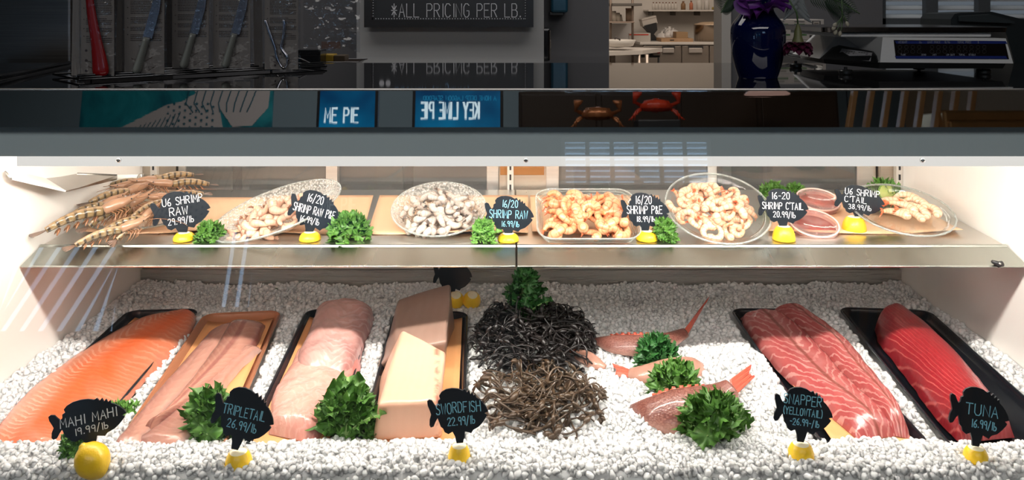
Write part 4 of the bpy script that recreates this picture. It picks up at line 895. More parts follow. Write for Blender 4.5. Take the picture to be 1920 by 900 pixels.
def screen(p0, p1, label, txts, flip=False):
    a, c = refl(p0, 236, MY), refl(p1, 168, MY); org = Vector(((a.x+c.x)/2, MY, (a.z+c.z)/2)); o_ = thing('menu_screen', label, 'screen', org, None)
    hw = (c.x-a.x)/2; hh = abs(c.z-a.z)/2+.12
    MB().box(-hw-.02, hw+.02, -.06, 0, -hh-.02, hh+.02, .004).build('screen_housing', M_black, o_, smooth=False)
    t = NT('blue_screen_image'); nz = t.noise(2.5, t.obj(), 2); t.bsdf((.01, .01, .01), .2, emis=t.ramp(nz, [(.35, (0.0, .03, .10)), (.7, (0.0, .16, .34))]), es=.9)
    MB().box(-hw, hw, .0, .002, -hh, hh).build('screen_panel', t.m, o_, smooth=False)
    m = MB(); m2 = MB()
    for (tx, px0, px1, pyb, pyt, pen, which) in txts:
        A_, B_ = refl(px0, pyb, MY)-org, refl(px1, pyt, MY)-org; MM = Matrix.Identity(4) if flip else Matrix.Scale(-1, 4, (1, 0, 0))
        cxx = (A_.x+B_.x)/2; 
        letters(m if which == 0 else m2, tx, cxx if flip else -cxx, min(A_.z, B_.z), abs(B_.z-A_.z), pen, abs(B_.x-A_.x), .004, M=MM)
    m.build('screen_lettering', emit('screen_white', (.7, .9, 1.0), 1.0), o_, smooth=False)
    if m2.v: m2.build('screen_small_lettering', emit('screen_cyan', (.0, .25, .5), .6), o_, smooth=False)
    return o_
screen(778, 938, 'blue menu screen reading KEY LIME PIE reflected in the steel trim', [('KEY LIME PIE', 790, 898, 222, 192, .014, 0), ('A HOME DEEP LAGOON SEAFOOD', 794, 930, 188, 180, .006, 1)])
screen(598, 704, 'darker blue menu screen with the end of KEY LIME PIE visible', [('ME PIE', 609, 672, 230, 203, .012, 0)], flip=True)  # stand-in panel for a reflected image of the screen, lettering mirrored
# ceiling spots and pendant
for i, (px, py) in enumerate(((1500, 175), (1526, 190), (1561, 209), (1591, 226))):
    q = refl(px, py, -5.0-.4*i); s = thing('ceiling_spotlight', 'small ceiling spotlight in the row reflected in the steel trim', 'spotlight', q, 'row of small ceiling spotlights')
    MB().lathe([(.001, .02), (.028, .02), (.034, -.02), (.03, -.022), (.001, -.01)], 16, M=R(90, 'X')).build('spot_shade', M_black, s); MB().lathe([(.001, -.0125), (.02, -.016), (.02, -.014), (.001, -.011)], 14, M=R(-90, 'X')).build('bulb', emit('spot_bulb', (1, .95, .85), 40), s)
    MB().tube([(0, 0, 0), (0, 0, RH-q.z)], .006, 6).build('stem', M_black, s)
q = refl(1438, 176, -3.2); s = thing('pendant_lamp', 'round pale pink pendant lamp reflected in the steel trim', 'lamp', q); r_ = 42/F*5.6
MB().lathe([(.001, .05), (r_*.6, .045), (r_, .0), (r_*.97, -.005), (.001, -.008)], 32).build('lamp_shade', emit('pink_shade', (.8, .5, .42), .30), s); MB().tube([(0, 0, .05), (0, 0, RH-q.z)], .006, 6).build('cord', M_black, s)
# warm timber slats and curtains on the right side behind the viewer
rnd = random.Random(2)
sp = thing('timber_slat_screen', 'screen of warm timber slats behind the viewer at the right', 'screen', Vector((refl(1700, 200, -3).x, -3.4, 0)))
for i in range(8):
    x = -.55+i*.12; MB().box(x, x+.035, -.03, .03, .0, 2.5, .004, M=R(13, 'Y')).build('slat', plain('warm_timber', (.38, .21, .09), .4, nscale=5, namt=.3), sp, smooth=False)
# red crab ornaments on dark wall
for lab, px, py in (('red crab ornament reflected in the steel trim, larger one', 1230, 200), ('bronze crab ornament reflected in the steel trim, smaller one', 1120, 215)):
    q = refl(px, py, -3.0); s = thing('crab_ornament', lab, 'ornament', q); m_ = plain('crab_red', (.45, .04, .015), .25, nscale=20, namt=.5) if px > 1200 else plain('crab_bronze', (.35, .13, .05), .25, .5, nscale=20, namt=.5)
    MB().lathe([(.001, -.04), (.08, -.03), (.11, .0), (.08, .04), (.001, .055)], 24, sy=.7, wob=lambda a, u: 1+.08*math.sin(9*a)).build('shell', m_, s)
    for sd_ in (-1, 1):
        MB().tube([(sd_*.08, 0, 0), (sd_*.15, .02, .03), (sd_*.14, .04, .08), (sd_*.10, .05, .09)], [.015, .012, .028, .004], 10).build('claw', m_, s)
        for k in range(3): MB().tube([(sd_*.09, 0, -.01), (sd_*(.14+.01*k), .01, -.03-.02*k), (sd_*(.15+.02*k), .02, -.09)], [.009, .007, .002], 6).build('leg', m_, s)
    cb = MB().box(-.14, .14, -.1, .1, -q.z, -.09, .005); cb.build('plinth', M_black, s, smooth=False)

gq = refl(1860, 200, -3.3)
gb = thing('brass_sideboard', 'warm brass fronted sideboard behind the viewer at the far right', 'sideboard', Vector((gq.x, -3.3, 0)))
MB().box(-.35, .9, -.4, 0, .05, 1.47, .02).build('cabinet_body', plain('brass_front', (.42, .24, .10), .35, .6, nscale=2, namt=.5), gb, smooth=False); MB().box(-.33, .88, 0, .02, .5, 1.40, .02).build('cabinet_door', plain('brass_front', (.42, .24, .10), .35, .6), gb, smooth=False)
dk = thing('reflection_blocker', 'tall dark cabinet behind the crab ornaments on the viewer side', 'cabinet', Vector((1.15, -3.6, 0)))  # unseen block added to keep the bright windows out of the trim
MB().box(-1.1, 1.3, -.3, 0, .05, 1.63, .01).build('cabinet_body', plain('dark_brown_wood', (.035, .022, .014), .35), dk, smooth=False)
for i in range(4): MB().box(-1.08+i*.6, -.52+i*.6, 0, .02, .08, 1.6, .006).build('cabinet_door', plain('dark_brown_wood', (.035, .022, .014), .35), dk, smooth=False)
# ================================================================ ice bed
TRAYS = []
for (bl, br_, d) in (((-.869, 1.815), (-.708, 1.815), (.022, -.321)), ((-.690, 1.80), (-.520, 1.80), (.07, -.54)), ((-.467, 1.82), (-.319, 1.82), (.026, -.33)),
                     ((-.266, 1.80), (-.099, 1.80), (.015, -.335)), ((.495, 1.82), (.667, 1.82), (-.010, -.53)), ((.743, 1.82), (.945, 1.82), (-.045, -.43))):
    w_ = br_[0]-bl[0]; Lt = .60 if bl[0] > .7 else .575
    dv = Vector((d[0], d[1], 0)).normalized(); bm_ = Vector(((bl[0]+br_[0])/2, bl[1], 0)); TRAYS.append((bm_+dv*Lt/2, dv, w_, Lt))
def smooth(x): x = max(0, min(1, x)); return x*x*(3-2*x)
def tray_dist(x, y):
    best = -9
    for c, dv, w_, Lt in TRAYS:
        p = Vector((x, y, 0))-c; a = abs(p.dot(dv)); s = abs(p.dot(Vector((-dv.y, dv.x, 0))))
        best = max(best, min(w_/2-s, Lt/2-a))
    return best            # >0 inside
def ice_z(x, y):
    z = .692+.006*mnoise.noise(Vector((x*9, y*9, 0)))+.003*mnoise.noise(Vector((x*30, y*30, 5)))
    bank = .016*smooth((1.285-y)/.07); z += bank; z -= .022*smooth((1.172-y)/.016)
    z += .010*smooth((y-1.86)/.1)*(0.6+.8*mnoise.noise(Vector((x*7, 3, 1))))
    z += .030*math.exp(-((x-.43)/.09)**2-((y-1.50)/.10)**2)
    z += .012*math.exp(-((x-.30)/.25)**2-((y-1.36)/.10)**2)
    z -= .012*math.exp(-((x-.26)/.16)**2-((y-1.66)/.06)**2)
    z += .012*smooth((abs(x-.02)-.86)/.08)
    td = tray_dist(x, y)
    if td > -.012 and y > 1.262: z -= (.030)*smooth((td+.012)/.02)*smooth((y-1.262)/.05)
    return z
t = NT('crushed_ice'); nz = t.noise(60, t.obj(), 3)
t.bsdf(t.mix(nz, (0.94, 0.93, 0.915), (0.99, 0.985, 0.975)), 0.08, 0, t.bump(t.noise(220, t.obj(), 2), .25, .002), sss=.85, srad=.018, scol=(1, .98, .95), ior=1.31, spec=.6); M_ice = t.m
def ico(sub):
    bm = bmesh.new(); bmesh.ops.create_icosphere(bm, subdivisions=sub, radius=1); v = np.array([q.co[:] for q in bm.verts]); f = np.array([[a.index for a in q.verts] for q in bm.faces]); bm.free(); return v, f
def build_ice():
    rng = np.random.default_rng(7); nv, nf = ico(2); variants = []
    for k in range(10):
        r = 1+.22*np.sin(nv @ rng.normal(size=3)*2.2+rng.random()*6)+.12*np.sin(nv @ rng.normal(size=3)*4+rng.random()*6)
        q = nv*r[:, None]*np.array([1, rng.uniform(.7, 1.0), rng.uniform(.6, .9)])
        variants.append(q)
    V = []; Fc = []; base = 0
    # base sheet
    nx, ny = 190, 96; xs_ = np.linspace(XL+.001, XR-.001, nx); ys_ = np.linspace(1.158, 1.988, ny)
    g = np.array([[x, min(y, 1.988), ice_z(x, y)+.0005] for y in ys_ for x in xs_]); V.append(g)
    idx = np.arange(nx*ny).reshape(ny, nx); q = np.stack([idx[:-1, :-1], idx[:-1, 1:], idx[1:, 1:], idx[1:, :-1]], -1).reshape(-1, 4)
    quads = q; base = nx*ny; tris = []
    p = .0078; y = 1.160; row = 0; cnt = 0
    while y < 1.984:
        x = XL+.006+(row % 2)*p/2
        pp = p*(0.90 if y < 1.35 else 1.12)
        while x < XR-.006:
            X_, Y_ = x+rng.uniform(-.4, .4)*p, y+rng.uniform(-.4, .4)*p
            x += pp
            td = tray_dist(X_, Y_)
            if td > -.002 and Y_ > 1.268: continue
            if abs(X_)*F/Y_ > 1010: continue
            s = rng.uniform(.0038, .0070)*(1.0 if Y_ < 1.4 else 1.12); z_ = ice_z(X_, Y_)+rng.uniform(-.002, .0035)
            A_ = rng.normal(size=(3, 3)); Q, _ = np.linalg.qr(A_)
            vv = (variants[rng.integers(10)] @ Q)*s+np.array([min(max(X_, XL+.008), XR-.008), Y_, z_])
            V.append(vv); tris.append(nf+base); base += len(nv); cnt += 1
        y += pp*.88; row += 1
    V = np.concatenate(V); tris = np.concatenate(tris)
    me = bpy.data.meshes.new('crushed_ice'); me.vertices.add(len(V)); me.vertices.foreach_set('co', V.ravel())
    nl = quads.size+tris.size; me.loops.add(nl); me.loops.foreach_set('vertex_index', np.concatenate([quads.ravel(), tris.ravel()]).astype(np.int32))
    npoly = len(quads)+len(tris); me.polygons.add(npoly)
    st = np.concatenate([np.arange(len(quads))*4, quads.size+np.arange(len(tris))*3]).astype(np.int32); me.polygons.foreach_set('loop_start', st)
    me.update(calc_edges=True); me.shade_smooth(); me.materials.append(M_ice)
    o = bpy.data.objects.new('crushed_ice', me); C.objects.link(o)
    tag(o, 'bed of crushed white ice filling the bottom of the display case', 'ice', kind='stuff'); print('nuggets', cnt)
build_ice()

# ================================================================ trays and liners
M_tray = plain('tray_black', (0.007, 0.009, 0.013), 0.22); M_trayt = plain('tray_tan', (0.42, 0.17, 0.085), 0.35)
t = NT('orange_liner'); t.bsdf(t.mix(t.noise(5, t.obj(), 3), (0.75, 0.33, 0.12), (0.85, 0.43, 0.19)), .5, 0, t.bump(t.noise(14, t.obj(), 2), .3, .006)); M_liner = t.m
tl = ['black tray holding the orange salmon-coloured fillet, leftmost on the ice', 'tan tray holding the long brownish fillets', 'black tray holding the pale pink fillets', 'black tray holding the two thick swordfish blocks',
      'black tray holding the red striped snapper fillets', 'wide black tray holding the tuna loin, rightmost on the ice']
TM = []
for i, (c, dv, w_, Lt) in enumerate(TRAYS):
    ang = math.atan2(-dv.y, -dv.x)-PI/2; M = T(c.x, c.y, .6855) @ Matrix.Rotation(ang, 4, 'Z'); TM.append(M)
    o = thing('fish_tray', tl[i], 'tray', M=M, group='trays on the ice')
    m = MB(); r_ = .03
    m.loft([rrect(w_-.022, Lt-.022, r_-.008, 0), rrect(w_-.008, Lt-.008, r_-.002, .013), rrect(w_, Lt, r_, .0145), rrect(w_, Lt, r_, .0165), rrect(w_-.009, Lt-.009, r_-.004, .0165), rrect(w_-.012, Lt-.012, r_-.005, .014), rrect(w_-.026, Lt-.026, r_-.010, .003)])
    m.build('tray_body', M_trayt if i == 1 else M_tray, o, angle=60)
    rm = MB().tube([p+Vector((0, 0, .0165)) for p in rrect(w_-.004, Lt-.004, r_-.002, 0, 6)]+[rrect(w_-.004, Lt-.004, r_-.002, 0.0165, 6)[0]], .0014, 6)
    rm.build('tray_rim', M_trayt if i == 1 else plain('tray_rim_black', (0.02, 0.024, 0.03), .2), o)
for i, (lab, x0, x1, y0, y1) in ((0, ('orange paper liner under the orange fillet', -.055, .073, -.275, .262)), (2, ('orange paper liner under the pale pink fillets', -.062, .058, -.27, .262)), (3, ('orange paper liner under the swordfish blocks', -.068, .071, -.27, .268)),
                             (4, ('orange paper liner under the red snapper fillets', -.060, .071, -.26, .262)), (1, ('orange paper liner under the long brownish fillets', -.07, .07, -.27, .262))):
    m = MB().grid(lambda u, v: (x0+(x1-x0)*v, y0+(y1-y0)*u, .0052+.004*abs(2*v-1)**6+.0008*math.sin(9*u+5*v)), 20, 12)
    o = m.build('tray_liner', M_liner, solid=.0006); o.matrix_world = TM[i]; tag(o, lab, 'paper', 'orange tray liners')

# ================================================================ fillets
def fleshmat(name, stops, N=40, k=3.0, line=(.9, .75, .65), amt=.6, th=.75, cen=.5, mask=None, edge=None, rough=.22, nsc=6, dark=None, curve=1.0, warp=1.2, sss=.15):
    t = NT(name); u, v, uv = t.uv(); mp = t.n('ShaderNodeMapping', Vector=uv); mp.inputs['Scale'].default_value = (nsc, nsc*.35, 1)
    nz = t.noise(1.0, mp.outputs[0], 4, dist=.8); col = t.ramp(t.math('ADD', t.math('MULTIPLY', v, .75), t.math('MULTIPLY_ADD', nz, .5, -.12)), stops)
    nz2 = t.noise(2.2, mp.outputs[0], 3)
    av = t.math('ABSOLUTE', t.math('SUBTRACT', v, cen))
    ph = t.math('ADD', t.math('MULTIPLY', u, N), t.math('MULTIPLY', t.math('POWER', av, curve), k*4)); ph = t.math('ADD', ph, t.math('MULTIPLY', nz2, warp))
    s = t.math('SINE', t.math('MULTIPLY', ph, 2*PI)); s = t.math('MULTIPLY_ADD', s, .5, .5); ln = t.ramp(s, [(th, 0.0), (min(.999, th+.2), 1.0)])
    ln = t.math('MULTIPLY', ln, amt); ln = t.math('MULTIPLY', ln, t.ramp(nz, [(.35, .35), (.6, 1.0)]))
    if mask is not None: ln = t.math('MULTIPLY', ln, t.ramp(v, mask))
    c2 = t.mix(ln, col, line)
    if dark is not None:      # a dark streak along the length: (centre, half width, colour)
        dv_ = t.math('ABSOLUTE', t.math('SUBTRACT', t.math('ADD', v, t.math('MULTIPLY_ADD', nz2, .08, -.04)), dark[0])); f_ = t.ramp(dv_, [(dark[1]*.4, 1.0), (dark[1], 0.0)])
        c2 = t.mix(t.math('MULTIPLY', f_, dark[3] if len(dark) > 3 else .8), c2, dark[2])
    if edge is not None:
        e_ = t.ramp(t.math('ABSOLUTE', t.math('SUBTRACT', v, .5)), [(.40, 0.0), (.49, 1.0)]); c2 = t.mix(e_, c2, edge)
    hb = t.math('ADD', t.math('MULTIPLY', s, .5), t.noise(9, mp.outputs[0], 3))
    t.bsdf(c2, rough, 0, t.bump(hb, .22, .003), sss=sss, srad=.006, coat=.25); return t.m
def fillet(name, rows, h, mat, label, cat='fish fillet', nu=60, nv=26, p=2.6, seed=0, group=None, zb=.6925, wav=.0015, endt=.08, hprof=None, edgew=.003):
    """rows: (left px, left py, right px, right py) on the tray plane, from the back to the front"""
    R_ = cr([(*onz(a, b, TRAYZ)[:2], *onz(c, d, TRAYZ)[:2]) for a, b, c, d in rows], nu); rnd = random.Random(seed); o1, o2 = rnd.random()*9, rnd.random()*9
    cen = Vector((float(np.mean([(q[0]+q[2])/2 for q in R_])), float(np.mean([(q[1]+q[3])/2 for q in R_])), zb))
    m = MB(); N2 = nv
    def top(u, v):
        i = min(int(round(u*(nu-1))), nu-1); q = R_[i]; s = 2*v-1
        ed = edgew*mnoise.noise(Vector((u*14+o1, 3*round(v), 2)))
        x = q[0]+(q[2]-q[0])*v; y = q[1]+(q[3]-q[1])*v
        dome = (max(0, 1-abs(s)**p))**(1/p); en = min(1, u/endt)**.5*min(1, (1-u)/endt)**.5 if endt else 1
        hh = h*(hprof(u, v) if hprof else 1)
        z = hh*dome*en+wav*(mnoise.noise(Vector((u*7+o1, v*4, o2)))+.6*mnoise.noise(Vector((u*20+o1, v*9, o2))))*dome*en
        return (x-cen.x+ed*abs(s)**4, y-cen.y, max(z, .0004))
    m.grid(top, nu, nv)
    m.grid(lambda u, v: (lambda q: (q[0], q[1], 0.0))(top(u, 1-v)), nu, 2)
    o = m.build(name, mat); o.location = cen; tag(o, label, cat, group); return o
M_salmon = fleshmat('orange_fillet_flesh', [(.08, (.64, .29, .19)), (.24, (.66, .21, .11)), (.50, (.68, .125, .035)), (.80, (.60, .20, .11)), (.95, (.45, .18, .13))], N=46, k=1.6, line=(.88, .48, .32), amt=.5, th=.62, cen=.33, mask=[(.0, 0.0), (.13, .05), (.2, .9), (.34, 1.0), (.42, .12), (.66, .10), (.8, .6), (1, .05)], nsc=6, warp=2.2)
fillet('salmon_fillet', [(356, 584, 370, 588), (318, 585, 361, 612), (262, 594, 322, 664), (160, 650, 268, 712), (98, 692, 238, 752), (44, 736, 196, 800), (0, 788, 145, 830), (-45, 842, 100, 852)], .022, M_salmon, 'large orange salmon-coloured fillet with white fat lines, leftmost on the ice', seed=1, hprof=lambda u, v: .65+.35*math.sin(PI*v))
M_brown = fleshmat('brownish_fillet_flesh', [(.1, (.26, .11, .09)), (.35, (.44, .20, .15)), (.6, (.54, .27, .20)), (.9, (.34, .14, .11))], N=26, k=1.0, line=(.7, .42, .34), amt=.18, th=.7, dark=(.5, .10, (.26, .08, .07), .6), nsc=4, edge=(.30, .12, .11))
M_brown2 = fleshmat('brownish_fillet_flesh_plain', [(.1, (.22, .10, .09)), (.4, (.42, .20, .155)), (.75, (.56, .29, .22)), (.95, (.54, .37, .33))], N=20, k=.6, line=(.7, .45, .36), amt=.12, th=.7, nsc=4, edge=(.62, .46, .42))
fillet('fish_fillet', [(405, 612, 448, 598), (352, 670, 412, 655), (295, 735, 346, 738), (246, 795, 290, 800), (205, 842, 262, 848)], .020, M_brown2, 'long dull pink fillet along the left side of the tan tray', seed=2, group='long brownish fillets in the tan tray')
fillet('fish_fillet', [(436, 596, 500, 604), (402, 655, 462, 675), (345, 735, 405, 722), (290, 800, 348, 768), (262, 814, 292, 806)], .027, M_brown, 'pinkish fillet with a dark streak lying in the middle of the tan tray', seed=3, group='long brownish fillets in the tan tray', wav=.002)
fillet('fish_fillet', [(468, 645, 492, 650), (418, 692, 440, 700), (352, 752, 400, 765), (292, 802, 368, 812), (240, 838, 342, 846)], .022, M_brown2, 'long pale pink fillet along the right side of the tan tray', seed=4, group='long brownish fillets in the tan tray')
M_pink = fleshmat('pale_pink_flesh', [(.08, (.66, .30, .24)), (.4, (.76, .40, .33)), (.65, (.72, .34, .28)), (.95, (.62, .20, .18))], N=9, k=1.2, line=(.88, .62, .56), amt=.22, th=.66, nsc=6, cen=.55, warp=4.0)
M_pink2 = fleshmat('grey_pink_flesh', [(.08, (.46, .22, .19)), (.4, (.60, .33, .29)), (.65, (.62, .34, .30)), (.95, (.44, .19, .18))], N=16, k=3.2, line=(.82, .60, .56), amt=.42, th=.66, nsc=5, cen=.62, curve=1.5, warp=2.2, mask=[(0, .05), (.4, .15), (.6, 1.0), (1, .6)])
fillet('fish_fillet', [(560, 650, 672, 640), (540, 690, 676, 680), (512, 735, 650, 730), (505, 775, 622, 780), (504, 806, 590, 824)], .030, M_pink, 'broad pale pink fillet at the front of the third tray', seed=5, group='pale pink fillets in the third tray', hprof=lambda u, v: .75+.35*math.sin(PI*v*.9), wav=.004)
fillet('fish_fillet', [(592, 590, 698, 588), (588, 600, 700, 600), (574, 640, 684, 640), (556, 680, 668, 690), (565, 715, 640, 722)], .048, M_pink2, 'greyish pink fillet lying on top at the back of the third tray', seed=6, group='pale pink fillets in the third tray', wav=.004, endt=.14)
M_snap = fleshmat('red_striped_flesh', [(.05, (.40, .12, .11)), (.3, (.36, .065, .065)), (.55, (.44, .14, .13)), (.8, (.34, .055, .055)), (.97, (.48, .20, .18))], N=15, k=1.9, line=(.80, .46, .40), amt=.42, th=.74, cen=.5, nsc=6, curve=1.3, dark=(.5, .05, (.20, .05, .035), .75), warp=2.2)
fillet('snapper_fillet', [(1388, 592, 1455, 588), (1400, 615, 1490, 608), (1440, 668, 1545, 660), (1490, 720, 1590, 712), (1555, 772, 1640, 760), (1610, 818, 1688, 808)], .028, M_snap, 'red fillet with white curved lines along the left side of the fifth tray', seed=7, group='red snapper fillets in the fifth tray', wav=.0035)
fillet('snapper_fillet', [(1440, 588, 1500, 586), (1475, 605, 1535, 610), (1530, 655, 1598, 660), (1575, 705, 1632, 705), (1620, 755, 1672, 755), (1672, 808, 1708, 815)], .038, M_snap, 'red fillet with white curved lines along the right side of the fifth tray', seed=8, group='red snapper fillets in the fifth tray', wav=.0035)
M_tuna = fleshmat('deep_red_tuna_flesh', [(.1, (.22, .012, .018)), (.4, (.32, .018, .025)), (.7, (.33, .022, .028)), (.95, (.24, .015, .02))], N=8, k=3.4, line=(.72, .20, .17), amt=.4, th=.86, cen=1.25, nsc=5, curve=1.2, mask=[(0, .9), (.45, 1.0), (.7, .25), (1, .1)], warp=1.0, rough=.3)
fillet('tuna_loin', [(1640, 612, 1692, 590), (1650, 640, 1740, 625), (1690, 690, 1800, 680), (1730, 745, 1845, 735), (1768, 792, 1880, 780), (1800, 822, 1902, 812)], .052, M_tuna, 'deep red tuna loin on the rightmost tray', seed=9, p=2.2, wav=.002, endt=.05)
# swordfish blocks
M_sword = fleshmat('swordfish_flesh', [(.1, (.84, .56, .42)), (.5, (.88, .63, .50)), (.9, (.80, .50, .38))], N=5, k=.5, line=(.9, .75, .64), amt=.35, th=.7, nsc=4, warp=1.0, rough=.35)
t = NT('swordfish_flesh_block'); nz = t.noise(12, t.obj(), 4, dist=1.0); n3 = t.noise(45, t.obj(), 3)
sx_ = t.n('ShaderNodeSeparateXYZ', i0=t.obj()); xx = t.math('ADD', sx_.outputs[0], t.math('MULTIPLY_ADD', sx_.outputs[1], .10, 0.0))
st_ = t.math('ABSOLUTE', t.math('SUBTRACT', xx, t.math('MULTIPLY_ADD', nz, .006, .046))); f_ = t.math('MULTIPLY', t.ramp(st_, [(.002, 1.0), (.006, 0.0)]), t.ramp(n3, [(.45, 0.0), (.6, .8)]))
rg = t.n('ShaderNodeTexWave', Scale=22, Distortion=3.0, Vector=t.obj()); c_ = t.mix(t.math('MULTIPLY', rg.outputs[1], .10), t.mix(nz, (.74, .41, .28), (.80, .48, .34)), (.66, .35, .23))
t.bsdf(t.mix(f_, c_, (.34, .08, .05)), .32, 0, t.bump(n3, .25, .002), sss=.2, srad=.008, coat=.15); M_swb = t.m
t = NT('swordfish_flesh_shaded'); nz = t.noise(12, t.obj(), 4, dist=1.5); rg = t.n('ShaderNodeTexWave', Scale=16, Distortion=4.0, Vector=t.obj())
t.bsdf(t.mix(t.math('MULTIPLY', rg.outputs[1], .15), t.mix(nz, (.28, .17, .13), (.36, .23, .18)), (.22, .125, .10)), .35, 0, t.bump(nz, .2, .002), sss=.15, srad=.008, coat=.15); M_sw_shade = t.m  # back block: the shelf's shade is darkened into the flesh colour
def block(name, bot, top, mat, label, bev=.010, div=6):
    """bot/top: four corners (back left, back right, front right, front left)"""
    cen = sum((Vector(p) for p in bot), Vector())/4; bm = bmesh.new(); vs = [bm.verts.new(Vector(p)-cen) for p in bot+top]
    for f in ((0, 3, 2, 1), (4, 5, 6, 7), (0, 1, 5, 4), (1, 2, 6, 5), (2, 3, 7, 6), (3, 0, 4, 7)): bm.faces.new([vs[i] for i in f])
    bmesh.ops.recalc_face_normals(bm, faces=bm.faces[:]); bmesh.ops.bevel(bm, geom=bm.edges[:], offset=bev, segments=4, profile=.55, affect='EDGES'); bmesh.ops.subdivide_edges(bm, edges=[e for e in bm.edges if e.calc_length() > .03], cuts=div, use_grid_fill=True)
    for v in bm.verts:
        n_ = mnoise.noise_vector(v.co*16)*.0035+mnoise.noise_vector(v.co*50)*.0008; v.co += n_*(0.2 if v.co.z < .004 else 1)
    me = bpy.data.meshes.new(name); bm.to_mesh(me); bm.free(); me.shade_smooth(); me.materials.append(mat); o = bpy.data.objects.new(name, me); C.objects.link(o); o.location = cen; tag(o, label, 'swordfish', 'swordfish blocks'); return o
zb = .692
def wz(px, py, z): return tuple(onz(px, py, z))
block('swordfish_block', [(-.250, 1.50, zb), (-.130, 1.47, zb), (-.112, 1.285, zb), (-.222, 1.275, zb)],
      [wz(754, 616, .768), wz(838, 660, .764), wz(822, 752, .752), wz(706, 757, .752)], M_swb, 'thick cream coloured swordfish block at the front of its tray', .009)
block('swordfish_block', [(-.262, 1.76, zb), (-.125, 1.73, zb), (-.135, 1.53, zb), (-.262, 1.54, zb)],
      [wz(744, 562, .744), wz(846, 530, .785), wz(838, 640, .752), wz(740, 660, .738)], M_sw_shade, 'greyish shaded swordfish block at the back of its tray', .008)

# ================================================================ kale
def kalemat(name, c0, c1, rib):
    t = NT(name); u, v, uv = t.uv(); nz = t.noise(70, t.obj(), 3); c = t.mix(nz, c0, c1); f = t.ramp(t.math('ABSOLUTE', t.math('SUBTRACT', v, .5)), [(.03, 1.0), (.12, 0.0)]); t.bsdf(t.mix(t.math('MULTIPLY', f, .75), c, rib), .45, 0, t.bump(t.noise(260, t.obj(), 2), .35, .001), sss=.08, srad=.003); return t.m
M_kale = kalemat('kale_green', (.022, .10, .012), (.13, .29, .045), (.34, .50, .18)); M_kale_shade = kalemat('kale_shaded_green', (.010, .07, .015), (.05, .20, .04), (.12, .30, .08)); M_kalel = kalemat('kale_light_green', (.07, .22, .03), (.22, .44, .09), (.42, .55, .25))  # the darkest green has the shade at the back put into its colour
M_rib = plain('kale_rib', (.36, .50, .20), .4)
def kale(loc, size, label, n=8, seed=0, mat=None, flat=.55, big=False, asp=1.0, height=.5):
    """a mound of tightly ruffled leaf lobes, with one or two open blades where the photo shows the rib"""
    rnd = random.Random(seed); mb = MB(); sb = MB(); rx, ry, rz = size*.44*asp, size*.40, size*.62*flat
    nl = 5 if size < .02 else 64
    lay = 0
    for i in range(nl):
        th = rnd.random()*2*PI; cz = rnd.random()**.8; sr = math.sqrt(max(0, 1-cz*cz*.9))*rnd.uniform(.55, 1.0)
        lob = 1+.22*math.sin(3*th+seed)+.12*math.sin(5*th+2*seed)
        c = Vector((rx*sr*math.cos(th)*lob, ry*sr*math.sin(th)*lob, rz*cz)); nrm = Vector((c.x/rx**2, c.y/ry**2-.004/size, c.z/max(rz, .001)**2+.002/size)).normalized()
        nrm = (nrm+Vector((rnd.uniform(-.5, .5), rnd.uniform(-.5, .5), rnd.uniform(-.2, .5)))).normalized(); q = nrm.to_track_quat('Z', 'Y').to_matrix().to_4x4()
        Rl = size*rnd.uniform(.105, .175); k1 = rnd.choice((4, 5, 6)); p1, p2, p3 = [rnd.random()*6.28 for _ in range(3)]; off = rnd.uniform(0, .8)
        def f(u, v, Rl=Rl, k1=k1, p1=p1, p2=p2, p3=p3):
            a = 2*PI*v; r = Rl*(.08+.92*u)*(1+.16*math.sin(2*a+p3)); A = Rl*.52*u**2.0; B = Rl*.30*u**2.6
            return (r*math.cos(a)+B*math.sin(2.3*k1*a*1.0+p2)*math.cos(a)*.6, r*math.sin(a)+B*math.cos(2*k1*a+p1)*.6, A*math.sin(k1*a+p1)+B*math.sin((3*k1-1)*a+p2)-.18*Rl*(1-u))
        M = T(*c) @ q @ R(rnd.uniform(0, 360), 'Z'); b0 = len(mb.uv); mb.grid(f, 9, 46, M)
        mb.uv[b0:] = [(uu, .9) for uu, vv in mb.uv[b0:]]
        e = Vector((c.x*.1, c.y*.1, 0)); sb.tube([e, (e+c)/2+Vector((0, 0, rz*.1)), c], [size*.018, size*.014, size*.008], 5)
    if big:
        for (a_, L_, w_, el) in ((100, .90, .62, 30), (15, .6, .36, 22), (150, .6, .34, 24)):
            M = T(.05*size, -.34*size, .12*size) @ R(a_, 'Z') @ R(-el, 'Y'); L_ *= size; w_ *= size; p1 = rnd.random()*6
            def f(u, v, L_=L_, w_=w_, p1=p1):
                s = 2*v-1; e = abs(s); ww = w_*(math.sin(PI*min(1, .12+.83*u))**.6)*.5; vein = .02*L_*abs(math.sin(9*u-3*e))*(.3+e)
                return (L_*u, s*ww*(1-.1*e)+.05*L_*e**3*math.sin(31*u+p1), .10*L_*math.sin(PI*u)+.35*w_*e*e*.5+vein+.085*L_*e**2.5*math.sin(26*u+p1+s)+.04*L_*e**3*math.sin(61*u+p1))
            mb.grid(f, 60, 17, M); sb.tube([M @ (Vector(f(u/8, .5))+Vector((0, 0, .001))) for u in range(8)], [size*.020*(1-u/9) for u in range(8)], 6)
    mb.v = [(x, y, max(z, .0)) for x, y, z in mb.v]
    o = thing('kale_bunch', label, 'kale', loc, 'kale garnishes'); mb.build('leaf_blades', mat or M_kale, o); sb.build('leaf_ribs', M_rib, o); return o
def kon(px, py, z): p = onz(px, py, z); return p
